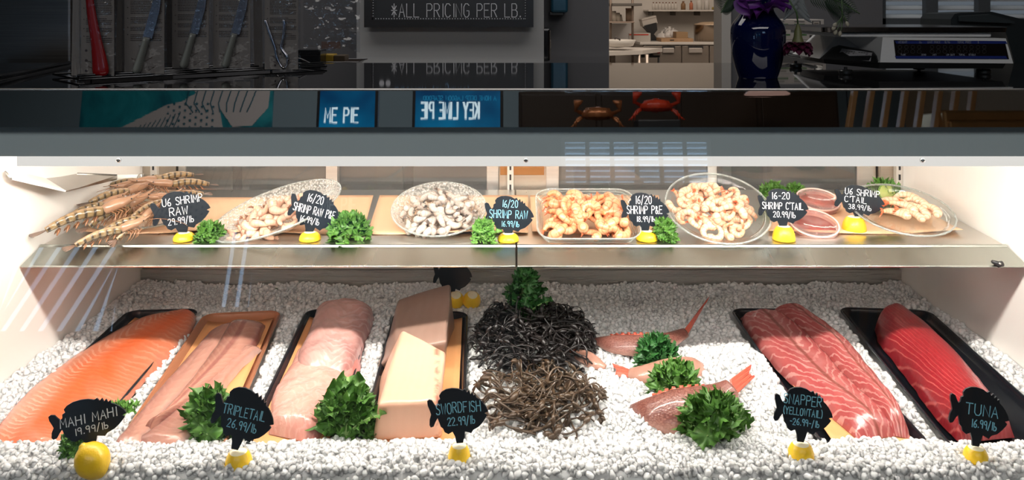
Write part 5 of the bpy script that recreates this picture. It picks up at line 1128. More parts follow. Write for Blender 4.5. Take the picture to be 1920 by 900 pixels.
K_ = [ # px, py(centre on support), size px, label, seed, mat, aspect, flat
 (392, 452, 62, 'small dark green curly kale bunch beside the first lemon, left of the pebbled leaf bowl', 1, M_kale, 1.0, .9, 1),
 (655, 447, 92, 'curly kale bunch right of the leaning raw shrimp sign on the left shelf', 2, M_kale, 1.05, .8, 1),
 (908, 452, 62, 'leafy green kale piece tucked behind the lemon at the shelf seam', 3, M_kalel, .9, 1.0, 1),
 (1246, 450, 62, 'bright curly kale bunch right of the white-lettered peeled shrimp sign', 4, M_kale, .9, 1.0, 1),
 (224, 766, 70, 'light green kale leaf lying on the ice right of the orange fillet', 5, M_kalel, 1.1, .5, 0),
 (138, 862, 72, 'dark kale leaf under the leftmost lower sign beside the whole lemon', 6, M_kale, .85, .9, 0),
 (398, 806, 150, 'large curly kale bunch behind the TRIPLETAIL sign', 7, M_kale, 1.0, 1.15, 0),
 (652, 803, 140, 'large kale leaf with a pale rib between the pink fillets and the swordfish', 8, M_kale, .95, .95, 0),
 (1232, 672, 92, 'dark green curly kale on the backmost whole fish', 10, M_kale_shade, 1.0, .75, 0),
 (1268, 735, 108, 'kale bunch with pale ribs lying on the middle whole fish', 11, M_kale, 1.0, .65, 0),
 (1342, 828, 140, 'largest curly kale bunch at the front right of the nearest whole fish', 12, M_kale, .95, .85, 0),
 (517, 546, 14, 'tiny scrap of kale on the ice at the back under the left shelf', 13, M_kale, 1.0, .6, 0)]
for px, py, sz, lab, sd, mt, asp, fl_, sh in K_:
    if sh: p = ondeck(px, py)
    else: p = onz(px, py, .700)
    if not sh: p.z = ice_z(p.x, p.y)+.001
    if sd in (10, 11, 12): p.z += .006
    kale(p, sz/F*p.y*.95, lab, n=14 if sz > 20 else 4, seed=sd, mat=mt, big=(sd in (8, 3)), asp=asp, flat=fl_)
for px, py, sz, lab, sd, D in ((1448, 350, 55, 'kale tuft peeking over the top of the 20.99/lb sign at its left', 21, 1.86), (1490, 352, 52, 'kale tuft peeking over the top of the 20.99/lb sign at its right', 22, 1.86), (1655, 352, 90, 'curly kale garnish on the back edge of the rightmost shrimp plate', 23, 1.80), (437, 392, 40, 'small kale tuft showing behind the left rim of the leaf bowl', 24, 1.86)):
    q = W(px, py, D); base = deckz(D); kale((q.x, q.y, q.z-sz/F*D*.42), sz/F*D, lab, n=11, seed=sd, flat=.8, mat=M_kale)
q = onz(985, 610, .71); q.z = .742; q.y -= .02
o = kale(q, .098, 'tall dark green kale leaf standing up at the top of the seaweed pile', n=9, seed=31, mat=M_kale_shade, flat=1.5, asp=.8, big=True)

# ================================================================ lemons
t = NT('lemon_peel'); nz = t.noise(12, t.obj(), 2); t.bsdf(t.mix(nz, (.86, .52, .015), (.90, .62, .03)), .35, 0, t.bump(t.noise(330, t.obj(), 2), .35, .0012), sss=.1, srad=.004, coat=.1); M_lemon = t.m
t = NT('lemon_pith'); d_ = t.n('ShaderNodeVectorMath', props={'operation': 'LENGTH'}, i0=t.obj()); t.bsdf(t.mix(t.noise(60, t.obj(), 2), (.90, .82, .52), (.92, .88, .72)), .4, sss=.1, srad=.003); M_pith = t.m
def lemon(loc, r, label, tilt=(0, 0), hgt=None, cut=.5):
    o = thing('lemon_half', label, 'lemon', loc, 'cut lemons holding the signs'); h = hgt or r*1.15; MM = R(tilt[0], 'X') @ R(tilt[1], 'Y')
    pr_ = [(.0005, 0)]+[(r*math.cos(a)**.85, .02*r+h*math.sin(a)) for a in [i/14*math.acos(cut**(1/.85)) for i in range(15)]]
    zt_ = pr_[-1][1]; m = MB().lathe(pr_, 28, M=MM, wob=lambda a, u: 1+.02*math.sin(3*a)); m.build('lemon_peel', M_lemon, o)
    MB().lathe([(r*cut+.0003, zt_-.0006), (r*cut*.8, zt_+.0006), (.0004, zt_+.0004)], 24, M=MM).build('lemon_pith', M_pith, o); return zt_
# ================================================================ fish signs
FS = [(.055, 0), (.085, .10), (.10, .165), (.20, .13), (.235, .175), (.33, .215), (.40, .275), (.455, .34), (.475, .375), (.435, .405), (.50, .425), (.475, .49), (.425, .56), (.37, .615), (.325, .645), (.315, .70), (.285, .675), (.265, .735), (.235, .70), (.215, .765), (.18, .73), (.15, .785), (.11, .765), (.04, .80), (-.06, .815), (-.16, .805), (-.235, .77), (-.275, .72), (-.262, .665), (-.30, .645),
      (-.305, .585), (-.335, .555), (-.365, .60), (-.40, .66), (-.445, .675), (-.475, .655), (-.47, .59), (-.445, .52), (-.425, .455), (-.455, .385), (-.465, .30), (-.445, .265), (-.40, .275), (-.36, .345), (-.325, .395), (-.305, .33), (-.285, .265), (-.25, .235), (-.23, .18), (-.17, .145), (-.10, .175), (-.065, .10), (-.05, 0)]
def sign(fpx, fpy, D, wpx, roll, rows, label, col=0, lem=None, yaw=0, seed=0, hs=1.0, lean=-6):
    """rows: (text, centre x, baseline z, cap height, width) in sign widths"""
    w_ = wpx/F*D; p = W(fpx, fpy, D); rnd = random.Random(seed)
    Mx = T(*p) @ R(yaw, 'Z') @ R(lean, 'X') @ R(roll, 'Y'); o = thing('fish_shaped_sign', label, 'sign', M=Mx, group='fish shaped price signs')
    MB().prism([(x*w_, z*w_*hs) for x, z in FS], -.0015, .0015, M=R(90, 'X')).build('sign_board', M_sign, o, smooth=False)
    if rows:
        m = MB()
        for (tx, cx, bz, h, ww) in rows: letters(m, tx, cx*w_, bz*w_*hs, h*w_*min(1, hs), (.00135 if h > .11 else .0012) if D < 1.4 else (.0013 if h > .11 else .0011), ww*w_, -.0021, wob=rnd)
        m.build('chalk_lettering', M_chalkb if col else M_chalkw, o, smooth=False)
    return o
SG = [ # foot px, py, D, width, roll(+ = right side down), rows, label, blue, lemon(px, bottom py, r px), yaw
 (343, 444, 1.60, 114, -9, [('U6 SHRIMP', .06, .575, .13, .66), ('RAW', -.02, .39, .14, .30), ('29.99/lb', .0, .235, .11, .42)], 'black fish sign reading U6 SHRIMP RAW 29.99/lb, leftmost on the shelf', 0, (345, 462, 20), 0, .92),
 (577, 441, 1.60, 102, 13, [('16/20', -.02, .60, .14, .30), ('SHRIMP RAW P&E', .01, .385, .14, .78), ('16.99/lb', -.03, .215, .11, .36)], 'black fish sign reading SHRIMP RAW P&E 16.99/lb, tilted beside the leaf bowl', 0, (581, 462, 20), 0, 1.0),
 (952, 447, 1.595, 96, 2, [('16/20', .02, .60, .13, .30), ('SHRIMP RAW', .0, .39, .15, .74), ('16.99/lb', .04, .23, .10, .34)], 'fish sign reading 16/20 SHRIMP RAW 16.99/lb in front of the shelf seam', 1, (953, 465, 20), 0, 1.0),
 (1209, 439, 1.60, 94, 0, [('16/20', -.02, .60, .15, .32), ('SHRIMP P&E', .0, .40, .15, .70), ('18.99/lb', .02, .245, .10, .36)], 'fish sign reading SHRIMP P&E 18.99/lb between the dish and the round plate', 0, (1213, 460, 20), 0, 1.0),
 (1467, 431, 1.60, 98, 2, [('16-20', -.04, .61, .13, .34), ('SHRIMP C\'TAIL', .0, .41, .13, .78), ('20.99/lb', .03, .25, .11, .42)], 'black fish sign reading 16-20 SHRIMP C\'TAIL 20.99/lb in front of the sauce tubs', 0, (1470, 457, 21), 0, .95),
 (1608, 413, 1.66, 97, 6, [('U6 SHRIMP', .05, .58, .14, .66), ('C\'TAIL', -.07, .41, .13, .42), ('38.99/lb', .02, .25, .11, .44)], 'black fish sign reading U6 SHRIMP C\'TAIL 38.99/lb beside the rightmost plate', 0, (1602, 441, 22), 0, .82),
 (170, 838, 1.19, 136, -8, [('MAHI MAHI', .02, .42, .15, .72), ('19.99/lb', .04, .25, .11, .42)], 'black fish sign reading MAHI MAHI 19.99/lb in front of the orange fillet', 0, None, 12, .80),
 (440, 842, 1.19, 122, 12, [('TRIPLETAIL', .02, .44, .14, .66), ('26.99/lb', .03, .27, .12, .46)], 'black fish sign reading TRIPLETAIL 26.99/lb on a lemon half', 1, (447, 878, 26), 0, 1.12),
 (862, 830, 1.20, 116, -5, [('SWORDFISH', .02, .45, .16, .72), ('22.99/lb', .05, .27, .12, .44)], 'black fish sign reading SWORDFISH 22.99/lb in front of the swordfish blocks', 1, (861, 868, 22), 0, 1.05),
 (1500, 828, 1.20, 114, 7, [('SNAPPER', -.02, .56, .15, .62), ('(YELLOWTAIL)', .0, .40, .11, .64), ('-26.99-/lb', .04, .25, .10, .48)], 'black fish sign reading SNAPPER (YELLOWTAIL) 26.99/lb in front of the red fillets', 1, (1502, 857, 24), 0, 1.05),
 (1828, 836, 1.20, 116, 9, [('TUNA', .05, .43, .17, .52), ('16.99/lb', .10, .26, .12, .40)], 'black fish sign reading TUNA 16.99/lb in front of the tuna loin', 1, (1830, 862, 22), 0, 1.12)]
for i, (a, b, D, ww, roll, rows, lab, col, lem, yaw, hs) in enumerate(SG):
    if lem:
        r_ = lem[2]/F*D; p = W(lem[0], lem[1], D)
        if i < 6: p.z = deckz(D)+.0006 if i != 2 else deckz(D)+.0006
        else: p.z = min(p.z, ice_z(p.x, p.y)+.004)
        top = lemon(p, r_, ['lemon half with cut top holding the '+s+' sign' for s in ('U6 SHRIMP RAW', 'leaning SHRIMP RAW P&E', '16/20 SHRIMP RAW', '18.99/lb SHRIMP P&E', '20.99/lb cocktail shrimp', '38.99/lb cocktail shrimp', 'MAHI MAHI', 'TRIPLETAIL', 'SWORDFISH', 'SNAPPER', 'TUNA')][i], hgt=max((W(0, b, D).z-p.z+.005)/.8, .016) if i < 6 else max(W(0, b, D).z-p.z+.001, .012), cut=.55 if i < 6 else .62, tilt=(0, 0))
    sign(a, b, D, ww, roll, rows, lab, col, None, yaw, seed=i, hs=hs)
# whole lemon lying beside the mahi sign
p = W(174, 864, 1.17); lo = thing('whole_lemon', 'whole yellow lemon lying tilted on the ice under the MAHI MAHI sign', 'lemon', p); MM = R(-35, 'Y')
prf = [(.0004, -.030), (.003, -.029), (.006, -.0265), (.0145, -.020), (.021, -.010), (.0235, 0), (.0215, .011), (.015, .021), (.006, .0265), (.004, .029), (.0004, .030)]
MB().lathe([tuple(q) for q in cr(prf, 30)], 30, M=MM).build('lemon_peel', M_lemon, lo); MB().lathe([(.0004, .0305), (.0025, .030), (.003, .0285)], 10, M=MM).build('stem_scar', plain('stem_scar', (.35, .28, .08), .6), lo)
for (px, py, lab) in ((853, 566, 'lemon half behind the swordfish, left of the pair at the back'), (884, 566, 'lemon half behind the swordfish, right of the pair at the back')):
    p = onz(px, py, .702); lemon(p, 17/F*p.y, lab, hgt=.026, cut=.55, tilt=(28, 8))
sign(846, 556, 1.86, 76, 2, None, 'blank black fish sign half hidden under the shelf at the back', 0, yaw=0, hs=1.15)
# ================================================================ whole red fish on the ice
t = NT('red_fish_skin'); u, v, uv = t.uv(); sc_ = t.n('ShaderNodeTexVoronoi', Scale=1.0); mp = t.n('ShaderNodeMapping', Vector=uv); mp.inputs['Scale'].default_value = (70, 26, 1); t.set(sc_.inputs['Vector'], mp.outputs[0])
nz = t.noise(25, t.obj(), 3); c_ = t.mix(nz, (.10, .026, .022), (.24, .075, .055)); c_ = t.mix(t.ramp(sc_.outputs[0], [(.35, .5), (.7, 0.0)]), c_, (.36, .18, .14)); c_ = t.mix(t.ramp(v, [(.75, 0.0), (1.0, .6)]), c_, (.50, .28, .22))
t.bsdf(c_, .28, 0, t.bump(sc_.outputs[0], .35, .0015), coat=.3, sss=.05, srad=.003); M_fish = t.m
t = NT('pale_fish_skin'); nz = t.noise(25, t.obj(), 3); t.bsdf(t.mix(nz, (.30, .13, .09), (.50, .28, .21)), .28, 0, t.bump(t.noise(300, t.obj(), 2), .3, .0012), coat=.3, sss=.05, srad=.003); M_fishp = t.m
t = NT('red_fin'); u, v, uv = t.uv(); ry = t.math('SINE', t.math('MULTIPLY', v, 110)); nz = t.noise(20, t.obj(), 2); t.bsdf(t.mix(t.math('MULTIPLY_ADD', ry, .25, .3), t.mix(nz, (.44, .03, .02), (.60, .09, .04)), (.74, .24, .16)), .3, 0, t.bump(ry, .4, .001), coat=.3, sss=.1, srad=.003); M_fin = t.m
def whole_fish(pts, tail, label, mat, hs, finl=True, seed=0):
    """pts: world spine points head->tail base; hs: half heights; tail: world tip points (upper, lower)"""
    S_ = cr([(*p, h) for p, h in zip(pts, hs)], 36); o0 = Vector(S_[18][:3]); o = thing('whole_red_fish', label, 'fish', o0, 'whole fish on the ice'); m = MB(); rings = []; uvs = []
    n = 20
    for i, q in enumerate(S_):
        a = Vector(S_[max(i-1, 0)][:3]); b = Vector(S_[min(i+1, 35)][:3]); d = (b-a).normalized(); up = Vector((0, .80, .60)); side = d.cross(up).normalized(); up = side.cross(d).normalized()
        if up.y < 0: up = -up; 
        if side.z < 0: side = -side
        h = q[3]; tk = h*.42+.002
        ring = []
        for k in range(n):
            an = 2*PI*k/n; ring.append(Vector(q[:3])-o0+up*h*math.cos(an)+side*tk*math.sin(an)); uvs.append((i/35, .5-.5*math.cos(an)))
        rings.append(ring)
    m.loft(rings, True, True, uvs); m.build('fish_body', mat, o)
    if tail:
        b0 = Vector(S_[-1][:3])-o0; d = (Vector(S_[-1][:3])-Vector(S_[-4][:3])).normalized(); h = S_[-1][3]; up = Vector((0, .80, .60)); t1, t2 = Vector(tail[0])-o0, Vector(tail[1])-o0
        def tf(u, v):
            s = 2*v-1; st_ = b0+up*h*-s*.9; e = t1*(1-v)+t2*v; notch = (1-abs(s))*.22; p_ = st_+(e-st_)*(u*(1-notch)); return p_+Vector((0, 0, .0015*math.sin(22*v)*u))
        m = MB().grid(tf, 14, 22); m.build('tail_fin', M_fin, o, solid=.002)
    if finl:
        m = MB(); 
        def df(u, v):
            i = 8+int(u*20); q = S_[i]; up = Vector((0, .85, .53)); z = math.sin(PI*min(1, .1+u))**.5; return Vector(q[:3])-o0+up*(q[3]*.93+v*.011*z*(.75+.25*math.sin(u*60)))
        m.grid(df, 40, 4); m.build('dorsal_fin', M_fin, o, solid=.0012)
    return o
def ip(px, py, dz=0.0, z=.70): p = onz(px, py, z+dz); return (p.x, p.y, z+dz)
whole_fish([ip(1112, 638, .004), ip(1150, 645, .012), ip(1200, 648, .016), ip(1248, 640, .016), ip(1285, 624, .016)], (W(1331, 556, 1.76), W(1317, 578, 1.75)), 'dark red whole fish with raised tail, backmost on the ice', M_fish, [.005, .018, .022, .017, .010])
whole_fish([ip(1322, 694, .004), ip(1300, 696, .012), ip(1258, 700, .014), ip(1215, 702, .012), ip(1180, 700, .006)], ((ip(1148, 682, .008)), (ip(1152, 706, .000))), 'pale pinkish whole fish with tail pointing left, middle one on the ice', M_fishp, [.012, .027, .028, .02, .009], finl=False)
whole_fish([ip(1184, 764, .004), ip(1222, 772, .016), ip(1268, 774, .020), ip(1318, 762, .022), ip(1350, 744, .026), ip(1372, 728, .034)], (W(1409, 684, 1.44), W(1415, 706, 1.42)), 'red whole fish with bright orange-red tail, nearest on the ice', M_fish, [.005, .026, .038, .034, .024, .017])
whole_fish([ip(1135, 690, .002), ip(1118, 682, .006), ip(1100, 672, .008), ip(1082, 664, .006)], ((ip(1062, 652, .006)), (ip(1070, 664, .004))), 'pink fish tail piece half hidden behind the seaweed', M_fishp, [.006, .012, .014, .010], finl=False)

# ================================================================ seaweed
def weedmat(name, c0, c1): 
    t = NT(name); t.bsdf(t.mix(t.noise(35, t.obj(), 3), c0, c1), .35, 0, coat=.15); return t.m
def weed(label, mat, cpx, cpy, rx, ry, n, pile, seed, rad=.0016, wild=1.0, zb=.700):
    rnd = random.Random(seed); c = onz(cpx, cpy, zb); o = thing('rockweed_clump', label, 'seaweed', c, 'seaweed clumps on the ice'); m = MB(); bl = MB()
    A = rx/F*c.y; B = ry/(zb-.02) *0+abs(onz(cpx, cpy-ry, zb).y-onz(cpx, cpy+ry, zb).y)/2
    def strand(p, d, r, L_, depth):
        pts = [p.copy()]; q = p.copy(); n_ = int(L_/.006); curl = rnd.uniform(-.5, .5)
        for i in range(n_):
            curl += rnd.uniform(-.25, .25)*wild; curl *= .93
            d = (Matrix.Rotation(curl*.45, 3, 'Z') @ d); d.z += rnd.uniform(-.22, .20)
            rr_ = (q.x/A)**2+(q.y/B)**2; hmax = pile*max(0, 1-rr_*.8)+.012
            if q.z > hmax: d.z -= .35
            if q.z < .004: d.z += .45
            d.normalize(); q = q+d*.006; q.z = max(q.z, .001)
            if rr_ > 1.25: break
            pts.append(q.copy())
            if depth < 2 and rnd.random() < .085: strand(q.copy(), (d+Vector((rnd.uniform(-1, 1), rnd.uniform(-1, 1), rnd.uniform(-.3, .3)))).normalized(), r*.85, L_*rnd.uniform(.25, .5), depth+1)
        if len(pts) > 2:
            rs = [r*(1-.5*i/len(pts)) for i in range(len(pts))]; m.tube(pts, rs, 5, flat=.65)
            if rnd.random() < .75:
                k = rnd.randrange(len(pts)-1); a, b = pts[k], pts[k+1]; dd = (b-a).normalized(); s_ = rnd.uniform(.004, .0075)
                bl.tube([a-dd*s_*1.4, a-dd*s_*.6, a, a+dd*s_*.6, a+dd*s_*1.5], [r, s_*.6, s_*.75, s_*.6, r*.6], 8)
    for i in range(n):
        a = rnd.random()*2*PI; q = math.sqrt(rnd.random())*.85; p = Vector((A*q*math.cos(a), B*q*math.sin(a), rnd.uniform(.002, pile*(1-q*.7)))); an = rnd.random()*2*PI
        strand(p, Vector((math.cos(an), math.sin(an), rnd.uniform(-.2, .4))).normalized(), rad*rnd.uniform(.7, 1.25), rnd.uniform(.05, .16), 0)
    m.build('seaweed_fronds', mat, o); bl.build('air_bladders', mat, o)
weed('very dark upper clump of rockweed in the middle of the ice', weedmat('dark_rockweed', (.003, .003, .004), (.016, .011, .010)), 1000, 648, 106, 62, 300, .070, 3, .0026)
weed('brown lower clump of rockweed in the middle of the ice', weedmat('brown_rockweed', (.022, .014, .008), (.11, .065, .035)), 1008, 758, 114, 64, 110, .034, 5, .0028, 1.5)

# ================================================================ dishes
M_peb = clearglass('pebbled_glass', (.93, .94, .93), refl=1.3, bumph=1.0, bscale=190, rough=.05, haze=.55, hcol=(.80, .76, .70), voronoi=True)
M_clr = clearglass('smooth_glass', (.95, .96, .95), refl=1.6, bumph=.15, bscale=40, rough=.03, haze=.03)
def dishM(px, py, hwp, hhp, D, roll=0, yaw=0):
    tilt = math.degrees(math.asin(hhp/hwp))-math.degrees(math.atan((py-HOR)/F)); c = W(px, py, D); return T(*c) @ R(roll, 'Y') @ R(tilt, 'X') @ R(yaw, 'Z'), hwp/F*D
def round_dish(px, py, hwp, hhp, D, depth, label, mat, seg=64, roll=0, yaw=0, oval=1.0, base=.5, kind='glass_bowl', foot=True, flut=0):
    M, r = dishM(px, py, hwp, hhp, D, roll, yaw); o = thing(kind, label, 'bowl' if 'bowl' in kind else 'plate', M=M, group=None)
    th = .0035; wb = (lambda a, u: 1+flut*u*math.sin(24*a)) if flut else None
    pr_ = [(.0005, -depth), (r*base, -depth), (r*(base+.22), -depth*.72), (r*.90, -depth*.25), (r, 0)]; pr_ = [tuple(q) for q in cr(pr_, 22)]; inn = [(max(.0005, a-.0006), b+th) for a, b in pr_][::-1]
    MB().lathe(pr_+inn, seg, M=Matrix.Diagonal((1, oval, 1, 1)), wob=wb).build('dish_body', mat, o)
    rim = MB().tube([(r*math.cos(2*PI*k/seg)*(1+(flut*math.sin(24*2*PI*k/seg) if flut else 0)), r*oval*math.sin(2*PI*k/seg), .0018) for k in range(seg+1)], .0021, 6, cap=False); rim.build('dish_rim', M_rimg, o)
    return M, r
M_rimg = clearglass('glass_rim', (.80, .84, .82), refl=2.2, rough=.05, haze=.25, hcol=(.75, .78, .76))
# ================================================================ shrimp prototypes
def shrimpmat(name, c0, c1, line, lamt, spot=None, tipcol=None, rough=.25, vein=None):
    t = NT(name); u, v, uv = t.uv(); nz = t.noise(55, t.obj(), 3); c = t.mix(nz, c0, c1); s = t.math('SINE', t.math('MULTIPLY', u, 44)); c = t.mix(t.math('MULTIPLY', t.ramp(s, [(.6, 0.0), (.95, 1.0)]), lamt), c, line)
    if tipcol: c = t.mix(t.ramp(u, [(.72, 0.0), (.95, .85)]), c, tipcol)
    if vein: c = t.mix(t.math('MULTIPLY', t.ramp(v, [(.0, 1.0), (.05, 0.0)]), .7), c, vein)
    if spot: c = t.mix(t.math('MULTIPLY', t.ramp(t.noise(240, t.obj(), 1), [(.70, 0.0), (.74, 1.0)]), .8), c, spot)
    t.bsdf(c, rough, 0, t.bump(s, .3, .0008), sss=.25, srad=.004, coat=.3); return t.m
M_cook = shrimpmat('cooked_shrimp_flesh', (.70, .29, .12), (.76, .44, .26), (.66, .14, .05), .6, spot=(.12, .07, .03), tipcol=(.85, .30, .12))
M_cook2 = shrimpmat('white_cooked_shrimp_flesh', (.70, .43, .27), (.78, .58, .43), (.68, .20, .09), .5, tipcol=(.88, .42, .24))
M_raw = shrimpmat('raw_shrimp_flesh', (.42, .36, .31), (.68, .60, .54), (.34, .28, .23), .45, tipcol=(.30, .22, .16), vein=(.3, .26, .24))
M_rawp = shrimpmat('raw_peeled_shrimp_flesh', (.62, .36, .25), (.74, .52, .40), (.62, .28, .18), .35, tipcol=(.76, .44, .30))
M_tailr = plain('shrimp_tail_red', (.80, .17, .07), .3, nscale=60, namt=.3, coat=.3); M_taild = plain('shrimp_tail_dark', (.16, .12, .10), .3, nscale=60, namt=.4, coat=.3); M_tailb = plain('shrimp_tail_brown', (.32, .16, .10), .3, nscale=60, namt=.4, coat=.3)
def shrimp_proto(name, mat, tmat, size, arc, tail=True, fat=1.0, seed=0):
    """size: outer curl diameter or length; arc in degrees"""
    rnd = random.Random(seed); n = 26; Rr = size*.36 if arc > 150 else size*180/PI/arc*.95; pts = []; rs = []
    for i in range(n):
        u = i/(n-1); a = math.radians(arc)*u; rad = Rr*(1-.18*u); pts.append(Vector((rad*math.cos(a), rad*math.sin(a), .12*size*u*math.sin(seed+1)))); base = size*.165*fat*(1-.62*u**1.3)*min(1, (.25+u*7))**.6; rs.append(base*(1+.045*math.sin(u*44)))
    c = sum(pts, Vector())/n; pts = [p-c for p in pts]; o = MB(); o.tube(pts, rs, 10, flat=.92); b = o.build(name, mat)
    if tail:
        m = MB(); d = (pts[-1]-pts[-3]).normalized(); sd = Vector((0, 0, 1)); e = pts[-1]; nrm = d.cross(sd).normalized()
        for k in (-1, -.35, .35, 1):
            dd = (d+sd*k*.55+nrm*.15*abs(k)).normalized(); w_ = size*.045; L_ = size*.26; a_ = dd.cross(nrm).normalized()
            m.loft([[e+dd*L_*u+a_*w_*math.sin(PI*min(1, .25+u*.72))*sx+nrm*.0006*sy for sx, sy in ((1, 0), (0, 1.5), (-1, 0), (0, -1.5))] for u in (0, .25, .5, .75, 1)])
        m.build('tail_fan', tmat, b)
    return b
def proto_set(name, mat, tmat, size, arcs, tail=True, fat=1.0):
    return [shrimp_proto(name, mat, tmat, size, a, tail, fat, i*1.7) for i, a in enumerate(arcs)]
def heap(protos, M, n, rx, ry, z0, hz, label, group, seed, flat=.5, smin=.85, smax=1.12, rect=False, tot=False):
    rnd = random.Random(seed); pts = []; tries = 0; first = {}
    dmin = .62*math.sqrt(PI*rx*ry/n)*1.35
    while len(pts) < n and tries < 6000:
        tries += 1; a = rnd.random()*2*PI; q = math.sqrt(rnd.random()); x, y = (rx*q*math.cos(a), ry*q*math.sin(a)) if not rect else (rnd.uniform(-rx, rx), rnd.uniform(-ry, ry)); e = max(abs(x)/rx, abs(y)/ry) if rect else q
        z = z0+hz*(1-e**2.2)*(.45+.55*rnd.random() if len(pts) > n*.45 else .5*rnd.random())
        if all((x-p[0])**2+(y-p[1])**2+((z-p[2])*1.3)**2 > dmin**2 for p in pts): pts.append((x, y, z))
        elif tries % 50 == 0: dmin *= .95
    for i, (x, y, z) in enumerate(pts):
        pr_ = protos[i % len(protos)]
        o = pr_ if id(pr_) not in first else copy_tree(first[id(pr_)])
        first[id(pr_)] = o if id(pr_) not in first else first[id(pr_)]
        s = rnd.uniform(smin, smax); o.matrix_world = M @ T(x, y, z) @ R(rnd.uniform(0, 360), 'Z') @ R(rnd.gauss(0, 38*flat*2), 'X') @ R(rnd.gauss(0, 30*flat*2), 'Y') @ Matrix.Scale(s, 4); tag(o, label, 'shrimp', group)
# 1 leaf bowl of raw peeled shrimp
M1, r1 = round_dish(520, 394, 122, 66, 1.66, .028, 'pebbled clear glass oval bowl holding raw peeled shrimp, leftmost bowl', M_peb, roll=-11, yaw=22, oval=.66, base=.45)
heap(proto_set('raw_peeled_shrimp', M_rawp, M_tailb, .040, (150, 190, 120), fat=1.45), M1 @ T(-.010, -.004, 0), 42, .092, .054, -.018, .026, 'raw peeled pinkish shrimp heaped in the pebbled oval bowl', 'raw peeled shrimp in the oval bowl', 1)
# 2 round bowl of raw shrimp
M2, r2 = round_dish(823, 391, 88, 49, 1.685, .028, 'round pebbled clear glass bowl holding grey-white raw shrimp', M_peb)
heap(proto_set('raw_shrimp', M_raw, M_taild, .040, (110, 150, 80), fat=1.4), M2, 62, r2*.80, r2*.78, -.014, .026, 'grey-white raw shrimp with dark tail heaped in the round pebbled bowl', 'raw shrimp in the round bowl', 2, smax=1.0)
# 3 rectangular dish
tl3 = 21; c3 = W(1100, 400, 1.645); M3 = T(*c3) @ R(tl3, 'X'); o = thing('glass_baking_dish', 'rectangular clear glass dish with ribbed rim holding seasoned cooked shrimp', 'dish', M=M3); m = MB(); dd = .020; w3_, l3_ = .206, .172
m.loft([rrect(w3_*.80, l3_*.78, .022, -dd), rrect(w3_*.90, l3_*.90, .028, -dd*.5), rrect(w3_, l3_, .034, 0), rrect(w3_-.006, l3_-.006, .031, .001), rrect(w3_*.90-.006, l3_*.90-.006, .026, -dd*.5), rrect(w3_*.79, l3_*.77, .02, -dd+.004)]); m.build('dish_body', M_clr, o, angle=60)
for k in range(5): 
    s_ = 1-.028*k; q = rrect(w3_*s_, l3_*s_, .033*s_, .0015-.005*k); MB().tube(q+[q[0]], .0016 if k == 0 else .0009, 6, cap=False).build('dish_rib', M_rimg, o)
heap(proto_set('cooked_seasoned_shrimp', M_cook, M_tailr, .050, (235, 260, 200), fat=1.35), M3, 52, .072, .058, -.010, .034, 'orange cooked shrimp with herb specks heaped in the rectangular glass dish', 'seasoned cooked shrimp in the rectangular dish', 3, rect=True)
# 4 round plate
M4, r4 = round_dish(1346, 389, 97, 64, 1.655, .014, 'large round clear glass plate holding white cooked shrimp', M_clr, base=.62, kind='glass_plate')
heap(proto_set('cooked_shrimp', M_cook2, M_tailr, .041, (240, 210, 260), fat=1.4), M4 @ T(-.010, .004, 0), 58, r4*.72, r4*.70, -.008, .022, 'white and pink cooked shrimp heaped on the large round glass plate', 'cooked shrimp on the round plate', 4, smax=1.0)
# 5 right plate, large cocktail shrimp
M5, r5 = round_dish(1690, 393, 91, 47, 1.672, .013, 'round clear glass plate with beaded rim at the right end of the shelf', M_clr, base=.62, kind='glass_plate', flut=.008)
pl_ = proto_set('cocktail_shrimp', M_cook2, M_tailr, .078, (140, 120, 165), fat=.85); rnd = random.Random(3)
spots = [(.012, -.020, 35), (.030, -.010, 20), (.048, -.018, 5), (-.020, -.015, 60), (.004, .004, 50), (.035, .012, 15), (.055, .010, -10), (-.012, .020, 80), (.022, .030, 40)]
for i, (x, y, a) in enumerate(spots):
    o = pl_[i] if i < 3 else copy_tree(pl_[i % 3]); o.matrix_world = M5 @ T(x, y, .002+.005*(i % 3)) @ R(a-60, 'Z') @ R(12*(i % 3)-12, 'X') @ Matrix.Scale(rnd.uniform(.85, 1.0), 4); tag(o, 'large cocktail shrimp with red tail fanned on the rightmost glass plate', 'shrimp', 'large cocktail shrimp on the rightmost plate')
MB_l = MB().prism([(.017*math.cos(a*PI/10), .017*math.sin(a*PI/10)) for a in range(20)], 0, .005); q = thing('lime_slice', 'yellow-green lime slice behind the 38.99/lb sign on the rightmost plate', 'lime', W(1662, 362, 1.77)); MB_l.v = [tuple(R(65, 'X') @ Vector(v)) for v in MB_l.v]; MB_l.build('slice', plain('lime_flesh', (.55, .62, .15), .3), q); MB().tube([R(65, 'X') @ Vector((.0172*math.cos(a*PI/10), .0172*math.sin(a*PI/10), .0025)) for a in range(21)], .0022, 6, cap=False).build('peel', plain('lime_peel', (.16, .36, .03), .35), q)
